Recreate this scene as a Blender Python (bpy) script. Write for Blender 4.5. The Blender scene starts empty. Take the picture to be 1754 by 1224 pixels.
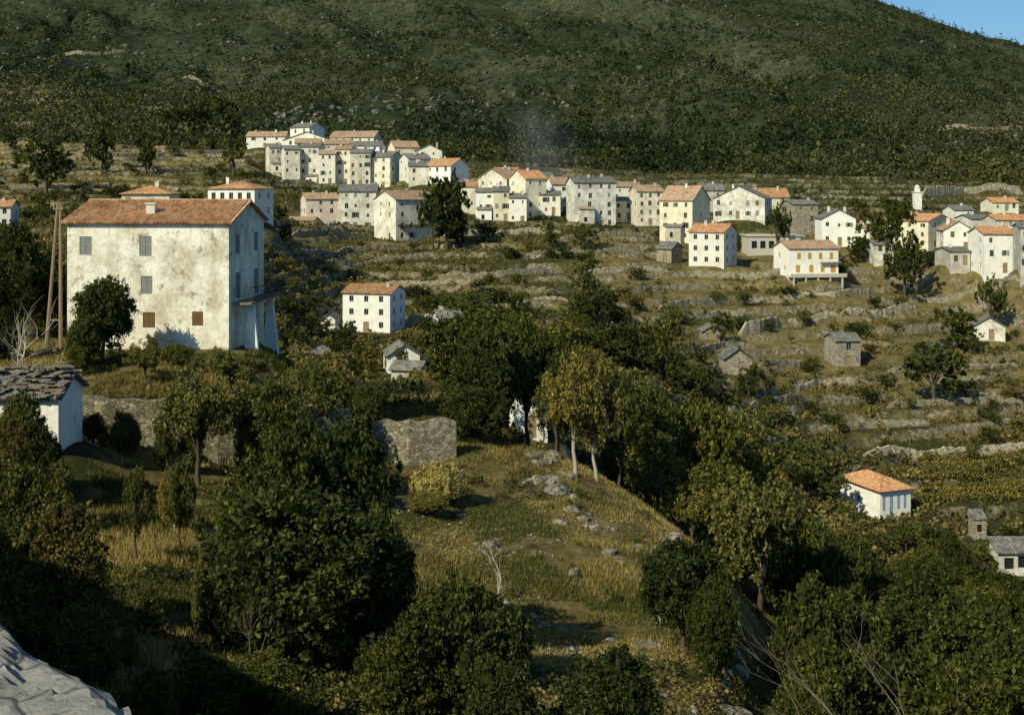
import bpy, bmesh, math, random
import numpy as np
from mathutils import Vector, Matrix
rng=np.random.default_rng(7); random.seed(7)
F=2000.; CU=877.; HV=330.
scene=bpy.context.scene; COL=scene.collection
def Wp(u,v,d): return np.array(((u-CU)/F*d, d, (HV-v)/F*d))

# ---------------------------------------------------------------- noise
def _h(a,b,s):
    q=np.sin(a*127.1+b*311.7+s*74.7)*43758.5453
    return q-np.floor(q)
def vn(x,y,s=0):
    xi=np.floor(x); yi=np.floor(y); fx=x-xi; fy=y-yi
    fx=fx*fx*(3-2*fx); fy=fy*fy*(3-2*fy)
    return (_h(xi,yi,s)*(1-fx)+_h(xi+1,yi,s)*fx)*(1-fy)+(_h(xi,yi+1,s)*(1-fx)+_h(xi+1,yi+1,s)*fx)*fy
def fbm(x,y,o=4,s=0):
    t=0;a=.5;n=0
    for i in range(o):
        t=t+a*vn(x,y,s+i*3.1); n+=a; a*=.5; x=x*2.03+5.3; y=y*2.01+1.7
    return t/n*2-1
def sst(a,b,x):
    t=np.clip((x-a)/(b-a),0,1); return t*t*(3-2*t)

# ---------------------------------------------------------------- terrain
D=np.array([8,15,25,35,50,63,68,80,95,110,130,150,170,190,210,235,260,290,320,360,420,500,650,900,1300,1800,2600],float)
c0=[1830,1463,1190,1040,860,765,668,608,570,530,480,450,425,410,395,382,365,345,320,285,225,150,70,0,-80,-120,-60]
T=[c0,c0,c0,
[1830,1463,1230,1080,890,765,668,603,585,560,500,470,430,400,385,375,360,345,325,290,235,165,90,10,-80,-130,-60],
[1830,1463,1270,1120,920,790,680,600,600,600,590,560,520,455,405,378,362,345,325,300,245,190,110,20,-80,-130,-60],
[1830,1463,1300,1160,980,850,830,760,700,690,670,640,605,568,530,480,425,378,350,318,255,195,120,25,-80,-130,-60],
[1830,1463,1340,1200,1045,905,870,765,715,695,665,630,595,560,525,475,425,385,350,312,262,200,130,35,-80,-130,-60],
[1830,1463,1370,1240,1070,915,870,805,850,830,760,690,625,572,530,480,430,385,350,315,275,212,140,45,-60,-130,-60],
[1830,1463,1400,1280,1100,980,950,945,985,945,840,760,690,625,570,500,445,412,370,328,287,225,150,60,-40,-130,-60],
[1900,1600,1500,1420,1330,1260,1235,1170,1090,1020,940,855,765,685,605,500,445,405,365,328,290,230,155,70,-25,30,150],
[1900,1650,1550,1460,1350,1270,1245,1180,1110,1040,960,885,785,695,605,530,470,415,378,338,300,245,175,95,38,120,200],
[1900,1650,1560,1470,1370,1290,1260,1200,1130,1060,980,900,800,700,610,545,480,425,385,345,310,262,205,140,103,180,230],
[1900,1650,1570,1480,1390,1310,1280,1220,1150,1080,1000,920,810,710,620,560,500,450,410,370,335,300,270,240,225,260,280],
[1900,1650,1570,1480,1390,1310,1280,1220,1150,1080,1000,920,810,710,620,560,500,450,410,370,335,310,300,290,280,290,300]]
TZ=(HV-np.array(T,float).T)*D[:,None]/F
PADS=[]
def H(x,y,terr=True):
    x=np.asarray(x,float); y=np.asarray(y,float)
    yy=np.maximum(y,6.)
    ub_=CU+F*x/yy
    u=np.clip((ub_+400)/200,1,11.999)
    ui=np.floor(u).astype(int); ui=np.minimum(ui,11); fu=u-ui
    di=np.clip(np.searchsorted(D,yy)-1,0,len(D)-2)
    fd=np.clip((yy-D[di])/(D[di+1]-D[di]),0,1)
    def row(k):
        a=TZ[k,ui-1];b=TZ[k,ui];c=TZ[k,ui+1];e=TZ[k,np.minimum(ui+2,13)]
        return b+.5*fu*(c-a+fu*(2*a-5*b+4*c-e+fu*(3*(b-c)+e-a)))
    z=row(di)*(1-fd)+row(di+1)*fd
    m=sst(390,620,yy)
    xr=x+.45*y
    gul=1-np.abs(fbm(xr/130+fbm(x/90,y/200,3,90)*.5,y/520,3,77))*2.4
    z=z+m*(fbm(x/150,y/150,5,2)*14+fbm(x/40,y/40,5,5)*7.0+fbm(x/11,y/11,4,6)*2.4-gul*24*(1-sst(950,1250,yy))+7)*np.where(yy>1000,.6,1)
    z=z+(1-m)*fbm(x/14,y/14,4,9)*.7*sst(8,40,yy)+fbm(x/3,y/3,3,4)*.18
    if terr:
        w=fbm(x/42,y/42,2,11)*1.4
        st=1.75; zz=(z+w)/st; k=np.floor(zz); f=zz-k
        g=np.minimum(f/.13,1)
        tz=st*(k+g*.86+f*.14-.4)-w
        lf=1-sst(250,480,ub_)
        msk=sst(100,125,yy)*(1-sst(440+170*lf,520+200*lf,yy))*sst(-.6,-.3,fbm(x/45,y/45,2,20))
        z=z*(1-msk)+tz*msk
    if PADS:
        sw=np.zeros_like(z);sz=np.zeros_like(z);mx=np.zeros_like(z)
        for (px,py,pz,R) in PADS:
            r=((x-px)**2+(y-py)**2)/(R*R)
            wt=np.exp(-np.minimum(r*r,60.))
            sw+=wt;sz+=wt*pz;mx=np.maximum(mx,wt)
        z=z*(1-mx)+mx*sz/np.maximum(sw,1e-20)
    s=.74*(x+1.0)+.67*(y-2.9)
    t=sst(.35,1.8,s)
    road=-1.75-11*sst(-2.6,-12,s)  # unseen ground behind the road, dropped away so it casts no shadow downslope
    return road*(1-t)+z*t
def h1(x,y): return float(H(np.array([x]),np.array([y]))[0])
def vis_d(u,v,dmin=100,dmax=450):
    ds=np.arange(dmin,dmax,1.0); z=H((u-CU)/F*ds,ds); vv=HV-z/ds*F
    i=np.where(vv<=v)[0]
    return float(ds[i[0]]) if len(i) else dmax

# ---------------------------------------------------------------- mesh helpers
def npmesh(name,v,f,smooth=False,col=None):
    me=bpy.data.meshes.new(name); v=np.asarray(v,np.float32); f=np.asarray(f,np.int32)
    me.vertices.add(len(v)); me.vertices.foreach_set('co',v.ravel())
    k=f.shape[1]; me.loops.add(f.size); me.loops.foreach_set('vertex_index',f.ravel())
    me.polygons.add(len(f)); me.polygons.foreach_set('loop_start',np.arange(len(f),dtype=np.int32)*k)
    if col is not None:
        a=me.color_attributes.new('tint','FLOAT_COLOR','POINT')
        c=np.ones((len(v),4),np.float32); c[:,:3]=col; a.data.foreach_set('color',c.ravel())
    me.update(calc_edges=True)
    me.polygons.foreach_set('use_smooth',np.full(len(f),smooth))
    return me
class MB:
    def __init__(s): s.v=[];s.f=[];s.m=[];s.uv={}
    def add(s,vs,fs,mi=0,uvs=None):
        b=len(s.v); s.v+= [tuple(map(float,p)) for p in vs]
        for i,f in enumerate(fs):
            if uvs: s.uv[len(s.f)]=uvs[i]
            s.f.append(tuple(b+q for q in f)); s.m.append(mi)
    def box(s,x0,x1,y0,y1,z0,z1,mi=0):
        s.add([(x0,y0,z0),(x1,y0,z0),(x1,y1,z0),(x0,y1,z0),(x0,y0,z1),(x1,y0,z1),(x1,y1,z1),(x0,y1,z1)],
              [(0,3,2,1),(4,5,6,7),(0,1,5,4),(1,2,6,5),(2,3,7,6),(3,0,4,7)],mi)
    def tube(s,pts,rad,n=6,mi=0):
        rings=[]
        for i,p in enumerate(pts):
            p=Vector(p); a=Vector(pts[max(i-1,0)]); b=Vector(pts[min(i+1,len(pts)-1)])
            t=(b-a).normalized() if (b-a).length>1e-6 else Vector((0,0,1))
            e=t.orthogonal().normalized(); g=t.cross(e)
            rings.append([p+(e*math.cos(2*math.pi*k/n)+g*math.sin(2*math.pi*k/n))*rad[i] for k in range(n)])
        vs=[q for r in rings for q in r]; fs=[]
        for i in range(len(pts)-1):
            for k in range(n):
                fs.append((i*n+k,i*n+(k+1)%n,(i+1)*n+(k+1)%n,(i+1)*n+k))
        fs.append(tuple(range((len(pts)-1)*n,len(pts)*n))); s.add(vs,fs,mi)
    def mesh(s,name,smooth=False):
        me=bpy.data.meshes.new(name); me.from_pydata(s.v,[],s.f)
        me.polygons.foreach_set('material_index',s.m)
        if s.uv:
            L=me.uv_layers.new(name='UVMap')
            for pi,uvs in s.uv.items():
                p=me.polygons[pi]
                for li,c in zip(p.loop_indices,uvs): L.data[li].uv=c
        if smooth: me.polygons.foreach_set('use_smooth',[True]*len(s.f))
        me.update(); return me
def setm(o,mesh,mats):
    for i,m in enumerate(mats):
        if len(mesh.materials)<=i: mesh.materials.append(m)
        elif mesh.materials[i]!=m:
            o.material_slots[i].link='OBJECT'; o.material_slots[i].material=m
def thing(name,label,cat,loc=(0,0,0),rot=0,group=None,mesh=None,kind=None,mats=()):
    o=bpy.data.objects.new(name,mesh); COL.objects.link(o)
    o.location=[float(q) for q in loc]; o.rotation_euler=(0,0,rot)
    o['label']=label; o['category']=cat
    if group:o['group']=group
    if kind:o['kind']=kind
    if mesh is not None: setm(o,mesh,mats)
    return o
def part(name,mesh,parent,mats=(),loc=(0,0,0),rot=0,scale=None,label=None):
    o=bpy.data.objects.new(name,mesh); COL.objects.link(o); o.parent=parent
    o.location=loc; o.rotation_euler=(0,0,rot)
    if scale:o.scale=scale
    if label:o['label']=label
    setm(o,mesh,mats); return o

# ---------------------------------------------------------------- materials
def nm(name,rough=.9):
    m=bpy.data.materials.new(name); m.use_nodes=True; nt=m.node_tree
    b=nt.nodes['Principled BSDF']; b.inputs['Roughness'].default_value=rough
    b.inputs['Specular IOR Level'].default_value=.12
    return m,nt,b
def nd(nt,t): return nt.nodes.new(t)
def noi(nt,vec,sc,det=5,ro=.6):
    n=nd(nt,'ShaderNodeTexNoise'); n.inputs['Scale'].default_value=sc; n.inputs['Detail'].default_value=det; n.inputs['Roughness'].default_value=ro
    if vec is not None: nt.links.new(vec,n.inputs['Vector'])
    return n.outputs['Fac']
def ramp(nt,fac,st):
    r=nd(nt,'ShaderNodeValToRGB'); nt.links.new(fac,r.inputs['Fac'])
    e=r.color_ramp.elements
    while len(e)<len(st): e.new(.5)
    for q,(p,c) in zip(e,st):
        q.position=p; q.color=(c,c,c,1) if not isinstance(c,tuple) else (*c,1)
    return r.outputs['Color']
def mix(nt,fac,a,b,bl='MIX'):
    n=nd(nt,'ShaderNodeMix'); n.data_type='RGBA'; n.blend_type=bl
    for i,q in ((0,fac),(6,a),(7,b)):
        if isinstance(q,(int,float)): n.inputs[i].default_value=q
        elif isinstance(q,tuple): n.inputs[i].default_value=(*q,1)
        else: nt.links.new(q,n.inputs[i])
    return n.outputs[2]
def mth(nt,op,a,b=0.,clamp=False):
    n=nd(nt,'ShaderNodeMath'); n.operation=op; n.use_clamp=clamp
    for i,q in ((0,a),(1,b)):
        if isinstance(q,(int,float)): n.inputs[i].default_value=q
        else: nt.links.new(q,n.inputs[i])
    return n.outputs[0]
def bump(nt,b,h,st,dist):
    n=nd(nt,'ShaderNodeBump'); n.inputs['Strength'].default_value=st; n.inputs['Distance'].default_value=dist
    nt.links.new(h,n.inputs['Height']); nt.links.new(n.outputs[0],b.inputs['Normal'])
def objvec(nt,scale=(1,1,1)):
    t=nd(nt,'ShaderNodeTexCoord'); o=nd(nt,'ShaderNodeObjectInfo')
    m=nd(nt,'ShaderNodeMapping'); m.inputs['Scale'].default_value=scale
    c=nd(nt,'ShaderNodeCombineXYZ')
    r=mth(nt,'MULTIPLY',o.outputs['Random'],60.)
    for i in range(3): nt.links.new(r,c.inputs[i])
    nt.links.new(t.outputs['Object'],m.inputs['Vector']); nt.links.new(c.outputs[0],m.inputs['Location'])
    return m.outputs[0],o.outputs['Random']

def plaster(name,c,dirt,amt=.5,tn=True):
    m,nt,b=nm(name)
    v,r=objvec(nt); vs,_=objvec(nt,(1.6,1.6,.16))
    a=ramp(nt,noi(nt,v,.4,9,.78),[(.43,0.),(.60,1.)])
    s=ramp(nt,noi(nt,vs,1.1,6,.7),[(.5,0.),(.70,1.)])
    f=mth(nt,'MULTIPLY',mth(nt,'MAXIMUM',a,s),amt)
    col=mix(nt,f,c,dirt)
    col=mix(nt,mth(nt,'MULTIPLY',ramp(nt,noi(nt,v,1.1,8,.8),[(.575,0.),(.62,1.)]),amt),col,tuple(q*.65 for q in dirt))
    fine=ramp(nt,noi(nt,v,4.,6,.8),[(.3,.78),(.7,1.08)])
    col=mix(nt,1.,col,fine,'MULTIPLY')
    if tn: col=mix(nt,1.,col,ramp(nt,r,[(0,(.78,.76,.71)),(.3,(1.,.97,.90)),(.65,(.93,.94,.93)),(1,(1.04,1.03,1.))]),'MULTIPLY')
    nt.links.new(col,b.inputs['Base Color']); bump(nt,b,noi(nt,v,4.,7),.5,.05)
    return m
def stonemat(name,c1,c2,c3,sc=3.):
    m,nt,b=nm(name); v,r=objvec(nt,(1,1,1.5))
    vo=nd(nt,'ShaderNodeTexVoronoi'); vo.inputs['Scale'].default_value=sc; nt.links.new(v,vo.inputs['Vector'])
    ve=nd(nt,'ShaderNodeTexVoronoi'); ve.feature='DISTANCE_TO_EDGE'; ve.inputs['Scale'].default_value=sc; nt.links.new(v,ve.inputs['Vector'])
    sx=nd(nt,'ShaderNodeSeparateColor'); nt.links.new(vo.outputs['Color'],sx.inputs[0])
    col=ramp(nt,sx.outputs[0],[(0,c1),(.5,c2),(1,c3)])
    col=mix(nt,ramp(nt,noi(nt,v,.8,6),[(.4,0.),(.7,.6)]),col,c1)
    gap=ramp(nt,ve.outputs['Distance'],[(0,.35),(.07,1.)])
    col=mix(nt,1.,col,gap,'MULTIPLY'); nt.links.new(col,b.inputs['Base Color'])
    bump(nt,b,gap,.8,.06); return m
def tilemat(name,c1,c2,c3,pitch=.22):
    m,nt,b=nm(name,.85)
    t=nd(nt,'ShaderNodeTexCoord'); oi=nd(nt,'ShaderNodeObjectInfo')
    sp=nd(nt,'ShaderNodeSeparateXYZ'); nt.links.new(t.outputs['UV'],sp.inputs[0])
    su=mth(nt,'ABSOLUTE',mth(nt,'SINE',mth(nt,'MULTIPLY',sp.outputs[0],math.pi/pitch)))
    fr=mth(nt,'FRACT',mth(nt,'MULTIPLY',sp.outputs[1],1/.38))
    cu=mth(nt,'FLOOR',mth(nt,'MULTIPLY',sp.outputs[0],1/pitch)); cv=mth(nt,'FLOOR',mth(nt,'MULTIPLY',sp.outputs[1],1/.38))
    cb=nd(nt,'ShaderNodeCombineXYZ'); nt.links.new(cu,cb.inputs[0]); nt.links.new(cv,cb.inputs[1]); nt.links.new(mth(nt,'MULTIPLY',oi.outputs['Random'],99.),cb.inputs[2])
    wn=nd(nt,'ShaderNodeTexWhiteNoise'); nt.links.new(cb.outputs[0],wn.inputs[0])
    col=ramp(nt,wn.outputs[0],[(0,c1),(.5,c2),(1,c3)])
    v,r=objvec(nt)
    col=mix(nt,ramp(nt,noi(nt,v,.5,8,.75),[(.47,0.),(.68,.6)]),col,tuple(q*.5 for q in c1))
    col=mix(nt,ramp(nt,noi(nt,v,.9,6,.75),[(.50,0.),(.68,.6)]),col,c3)
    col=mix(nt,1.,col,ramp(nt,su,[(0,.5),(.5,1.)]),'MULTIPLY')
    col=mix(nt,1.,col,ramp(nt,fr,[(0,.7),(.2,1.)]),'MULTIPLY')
    col=mix(nt,1.,col,ramp(nt,r,[(0,(.75,.82,.88)),(1,(1.05,1.05,1.05))]),'MULTIPLY')
    nt.links.new(col,b.inputs['Base Color']); bump(nt,b,su,.5,.05)
    return m
def plain(name,c,rough=.8,var=.25):
    m,nt,b=nm(name,rough); v,r=objvec(nt)
    col=mix(nt,noi(nt,v,4.,4),tuple(q*(1-var) for q in c),tuple(min(1,q*(1+var)) for q in c))
    nt.links.new(col,b.inputs['Base Color']); return m
def shutmat(name,c):
    m,nt,b=nm(name,.8); t=nd(nt,'ShaderNodeTexCoord'); sp=nd(nt,'ShaderNodeSeparateXYZ'); nt.links.new(t.outputs['Object'],sp.inputs[0])
    w=mth(nt,'FRACT',mth(nt,'MULTIPLY',sp.outputs[2],1/.09))
    v,r=objvec(nt)
    col=mix(nt,noi(nt,v,3.,5),tuple(q*.7 for q in c),tuple(min(1,q*1.25) for q in c))
    col=mix(nt,1.,col,ramp(nt,w,[(0,.45),(.45,1.)]),'MULTIPLY'); nt.links.new(col,b.inputs['Base Color']); bump(nt,b,w,.5,.03); return m
def leaf(name,c1,c2,c3,attr=False):
    m,nt,b=nm(name,.7); out=nt.nodes['Material Output']
    g=nd(nt,'ShaderNodeNewGeometry')
    col=ramp(nt,g.outputs['Random Per Island'],[(0,c1),(.55,c2),(1,c3)])
    if attr:
        a=nd(nt,'ShaderNodeAttribute'); a.attribute_name='tint'
        col=mix(nt,1.,col,a.outputs['Color'],'MULTIPLY')
    else:
        v,r=objvec(nt)
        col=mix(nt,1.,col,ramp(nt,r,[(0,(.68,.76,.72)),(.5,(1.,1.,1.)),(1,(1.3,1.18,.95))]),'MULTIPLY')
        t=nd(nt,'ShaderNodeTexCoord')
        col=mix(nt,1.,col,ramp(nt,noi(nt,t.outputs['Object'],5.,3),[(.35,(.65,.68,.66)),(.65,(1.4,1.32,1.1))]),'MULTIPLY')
    nt.links.new(col,b.inputs['Base Color'])
    tr=nd(nt,'ShaderNodeBsdfTranslucent'); nt.links.new(mix(nt,1.,col,(1.1,1.2,.5),'MULTIPLY'),tr.inputs[0])
    ms=nd(nt,'ShaderNodeMixShader'); ms.inputs[0].default_value=.25
    nt.links.new(b.outputs[0],ms.inputs[1]); nt.links.new(tr.outputs[0],ms.inputs[2]); nt.links.new(ms.outputs[0],out.inputs[0])
    return m
M={}
M['cream']=plaster('cream_plaster',(.86,.81,.65),(.44,.39,.28),.6)
M['old']=plaster('weathered_plaster',(.86,.83,.70),(.44,.39,.28),.8)
M['big']=plaster('stained_lime_plaster',(.90,.87,.73),(.50,.44,.31),.9,False)
M['white']=plaster('white_plaster',(.93,.92,.86),(.58,.54,.44),.42)
M['grey']=plaster('grey_render',(.58,.56,.48),(.30,.27,.21),.75)
M['pale']=plaster('pale_grey_plaster',(.82,.80,.72),(.38,.35,.28),.85)
M['pink']=plaster('pinkish_plaster',(.80,.68,.56),(.44,.36,.27),.6)
M['stone']=stonemat('rubble_stone',(.20,.18,.13),(.36,.32,.23),(.48,.43,.32))
M['wallstone']=stonemat('dry_stone',(.16,.14,.095),(.30,.265,.185),(.44,.395,.285),3.4)
M['paletone']=stonemat('pale_stone',(.28,.245,.17),(.44,.39,.275),(.60,.54,.39),2.2)
M['mosswall']=stonemat('mossy_stone',(.09,.085,.045),(.20,.18,.115),(.32,.29,.20),3.6)
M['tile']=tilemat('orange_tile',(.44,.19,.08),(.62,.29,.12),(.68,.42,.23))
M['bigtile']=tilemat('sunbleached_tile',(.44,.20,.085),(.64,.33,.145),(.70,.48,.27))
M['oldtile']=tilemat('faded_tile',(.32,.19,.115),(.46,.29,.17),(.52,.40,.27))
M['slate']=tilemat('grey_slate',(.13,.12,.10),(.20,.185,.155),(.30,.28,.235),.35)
M['concrete']=plain('concrete',(.46,.43,.36)); M['slabs']=plain('stone_slabs',(.18,.16,.125),.9,.5)
M['glass']=plain('window_dark',(.02,.022,.022),.25)
M['frame']=plain('painted_frame',(.36,.34,.29))
M['sh_grey']=shutmat('grey_shutter',(.27,.29,.27)); M['sh_orange']=shutmat('ochre_shutter',(.60,.33,.09))
M['sh_blue']=shutmat('blue_shutter',(.34,.46,.62)); M['sh_brown']=shutmat('brown_shutter',(.20,.12,.05)); M['sh_green']=shutmat('green_shutter',(.07,.09,.06))
M['wood']=plain('weathered_wood',(.26,.19,.115)); M['bark']=plain('bark',(.16,.13,.09),.95,.5); M['darkbark']=plain('dark_bark',(.08,.065,.045),.95,.4)
M['palebark']=plain('pale_bark',(.38,.34,.27),.95,.35); M['iron']=plain('rusty_iron',(.05,.04,.035))
M['rock']=stonemat('rock',(.14,.13,.095),(.25,.225,.17),(.37,.34,.27),1.1)
M['mrock']=stonemat('mountain_rock',(.07,.075,.05),(.13,.13,.095),(.22,.21,.165),.5)
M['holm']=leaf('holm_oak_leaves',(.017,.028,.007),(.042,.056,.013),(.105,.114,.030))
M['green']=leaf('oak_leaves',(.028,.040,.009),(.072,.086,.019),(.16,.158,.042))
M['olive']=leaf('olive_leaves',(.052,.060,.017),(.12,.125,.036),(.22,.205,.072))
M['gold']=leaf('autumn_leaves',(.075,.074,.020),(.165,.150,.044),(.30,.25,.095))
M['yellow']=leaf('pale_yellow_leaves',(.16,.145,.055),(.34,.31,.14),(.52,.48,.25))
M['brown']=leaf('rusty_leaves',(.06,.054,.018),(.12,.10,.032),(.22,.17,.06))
M['scrub']=leaf('scrub_leaves',(.5,.5,.5),(1.,1.,1.),(1.7,1.6,1.4),True)
M['grass']=leaf('dry_grass_blades',(.6,.6,.6),(1.,1.,1.),(1.5,1.4,1.3),True)

# ---------------------------------------------------------------- houses
WIN={}
def winmesh(w,h,st):
    key=(round(w,1),round(h,1),st)
    if key in WIN: return WIN[key]
    b=MB(); t=.06; y0=.12
    if st=='shade_panel':
        b.box(-w/2,w/2,.19,.21,-h/2,h/2,0)  # dark-coloured panel painted as the shade inside an unglazed opening
    elif st.startswith('sh_'):
        b.box(-w/2+.01,-.01,.04,.09,-h/2+.01,h/2-.01,2); b.box(.01,w/2-.01,.04,.09,-h/2+.01,h/2-.01,2)
    else:
        b.box(-w/2+.002,w/2-.002,.17,.19,-h/2+.002,h/2-.002,0)
        b.box(-w/2,-w/2+t,y0,.168,-h/2,h/2,1); b.box(w/2-t,w/2,y0,.168,-h/2,h/2,1)
        b.box(-w/2+t,w/2-t,y0,.168,-h/2,-h/2+t,1); b.box(-w/2+t,w/2-t,y0,.168,h/2-t,h/2,1); b.box(-.025,.025,y0,.168,-h/2+t,h/2-t,1)
    me=b.mesh('window'); WIN[key]=me; return me
SH={}
def shmesh(w,h):
    k=(round(w,1),round(h,1))
    if k not in SH:
        b=MB(); b.box(-w/2,w/2,-.06,-.01,-h/2,h/2); SH[k]=b.mesh('shutter')
    return SH[k]
def facade(b,o,a,L,n,zlo,h,ops):
    o=Vector(o);a=Vector(a);n=Vector(n)
    xs=sorted(set([0,L]+[q for r in ops for q in r[:2]])); zs=sorted(set([zlo,h]+[q for r in ops for q in r[2:4]]))
    P=lambda x,z,dd=0: o+a*x+Vector((0,0,z))-n*dd
    for i in range(len(xs)-1):
        for j in range(len(zs)-1):
            cx=(xs[i]+xs[i+1])/2; cz=(zs[j]+zs[j+1])/2
            if any(r[0]<cx<r[1] and r[2]<cz<r[3] for r in ops): continue
            b.add([P(xs[i],zs[j]),P(xs[i+1],zs[j]),P(xs[i+1],zs[j+1]),P(xs[i],zs[j+1])],[(0,1,2,3)])
    for r in ops:
        x0,x1,z0,z1=r[:4]; q=.25
        for (p0,p1) in (((x0,z0),(x1,z0)),((x1,z0),(x1,z1)),((x1,z1),(x0,z1)),((x0,z1),(x0,z0))):
            b.add([P(*p0),P(*p0,q),P(*p1,q),P(*p1)],[(0,1,2,3)])
def slab(b,p,th,mi=0,corr=0):
    p=[Vector(q) for q in p]
    U=(p[1]-p[0]); n=U.cross(p[3]-p[0]).normalized()
    if n.z<0:n=-n
    Lu=U.length; e=U.normalized()
    uv=[((q-p[0]).dot(e),((q-p[0])-e*(q-p[0]).dot(e)).length) for q in p]
    t=[q+n*th for q in p]
    vs=p+t
    b.add(vs,[(4,5,6,7),(0,3,2,1),(0,1,5,4),(1,2,6,5),(2,3,7,6),(3,0,4,7)],mi,
      [[uv[i] for i in (0,1,2,3)],[uv[i] for i in (0,3,2,1)],[uv[0],uv[1],uv[1],uv[0]],[uv[1],uv[2],uv[2],uv[1]],[uv[2],uv[3],uv[3],uv[2]],[uv[3],uv[0],uv[0],uv[3]]])
    if corr:
        nx=int(Lu/.055)
        for k in range(0,nx-2,4):
            a0=k/nx; a1=min((k+2.6)/nx,1); am=(a0+a1)/2
            lo=lambda a:p[0].lerp(p[1],a)+n*(th+.004); hi=lambda a:p[3].lerp(p[2],a)+n*(th+.004)
            d0=-(p[3]-p[0]).normalized()*random.uniform(0,.07)
            A,Bm,C=lo(a0)+d0,lo(am)+n*.08+d0,lo(a1)+d0; A2,B2,C2=hi(a0),hi(am)+n*.08,hi(a1)
            f=lambda q:((q-p[0]).dot(e),((q-p[0])-e*(q-p[0]).dot(e)).length)
            b.add([A,Bm,C,A2,B2,C2],[(0,1,4,3),(1,2,5,4),(0,2,1)],mi,[[f(A),f(Bm),f(B2),f(A2)],[f(Bm),f(C),f(C2),f(B2)],[f(A),f(C),f(Bm)]])
BB=[]
def geom(s):
    d=s['d'];L,Mm,R=s['L'],s.get('M'),s['R'];dp=s.get('dp',9.);side=s.get('side')
    mu=Mm if side else L
    X,Y=(mu-CU)/F*d,d; zb=(HV-s['b'])/F*d; h=(s['b']-s['e'])/F*d
    if side:
        k=((R if side=='R' else L)-CU)/F
        q=(X-k*Y)/dp/math.sqrt(1+k*k); q=max(-.95,min(.95,q)); psi=math.asin(q)-math.atan(k)
    else: psi=math.radians(s.get('yaw',0))
    cs,sn=math.cos(psi),math.sin(psi)
    k2=((L if side=='R' else R)-CU)/F
    sg=-1 if side=='R' else 1
    w=sg*(k2*Y-X)/(cs-k2*sn)
    ox,oy=(X-w*cs,Y-w*sn) if side=='R' else (X,Y)
    s.update(w=w,psi=psi,h=h,zb=zb,ox=ox,oy=oy,dp=dp)
    cx=ox+cs*w/2-sn*dp/2; cy=oy+sn*w/2+cs*dp/2
    s['cx'],s['cy']=cx,cy
    PADS.append((cx,cy,zb,.62*math.hypot(w,dp)*.9+1.0))
    BB.append((L-4,R+4,s.get('r',s['e'])-4,s['b']+4,d))
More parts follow.
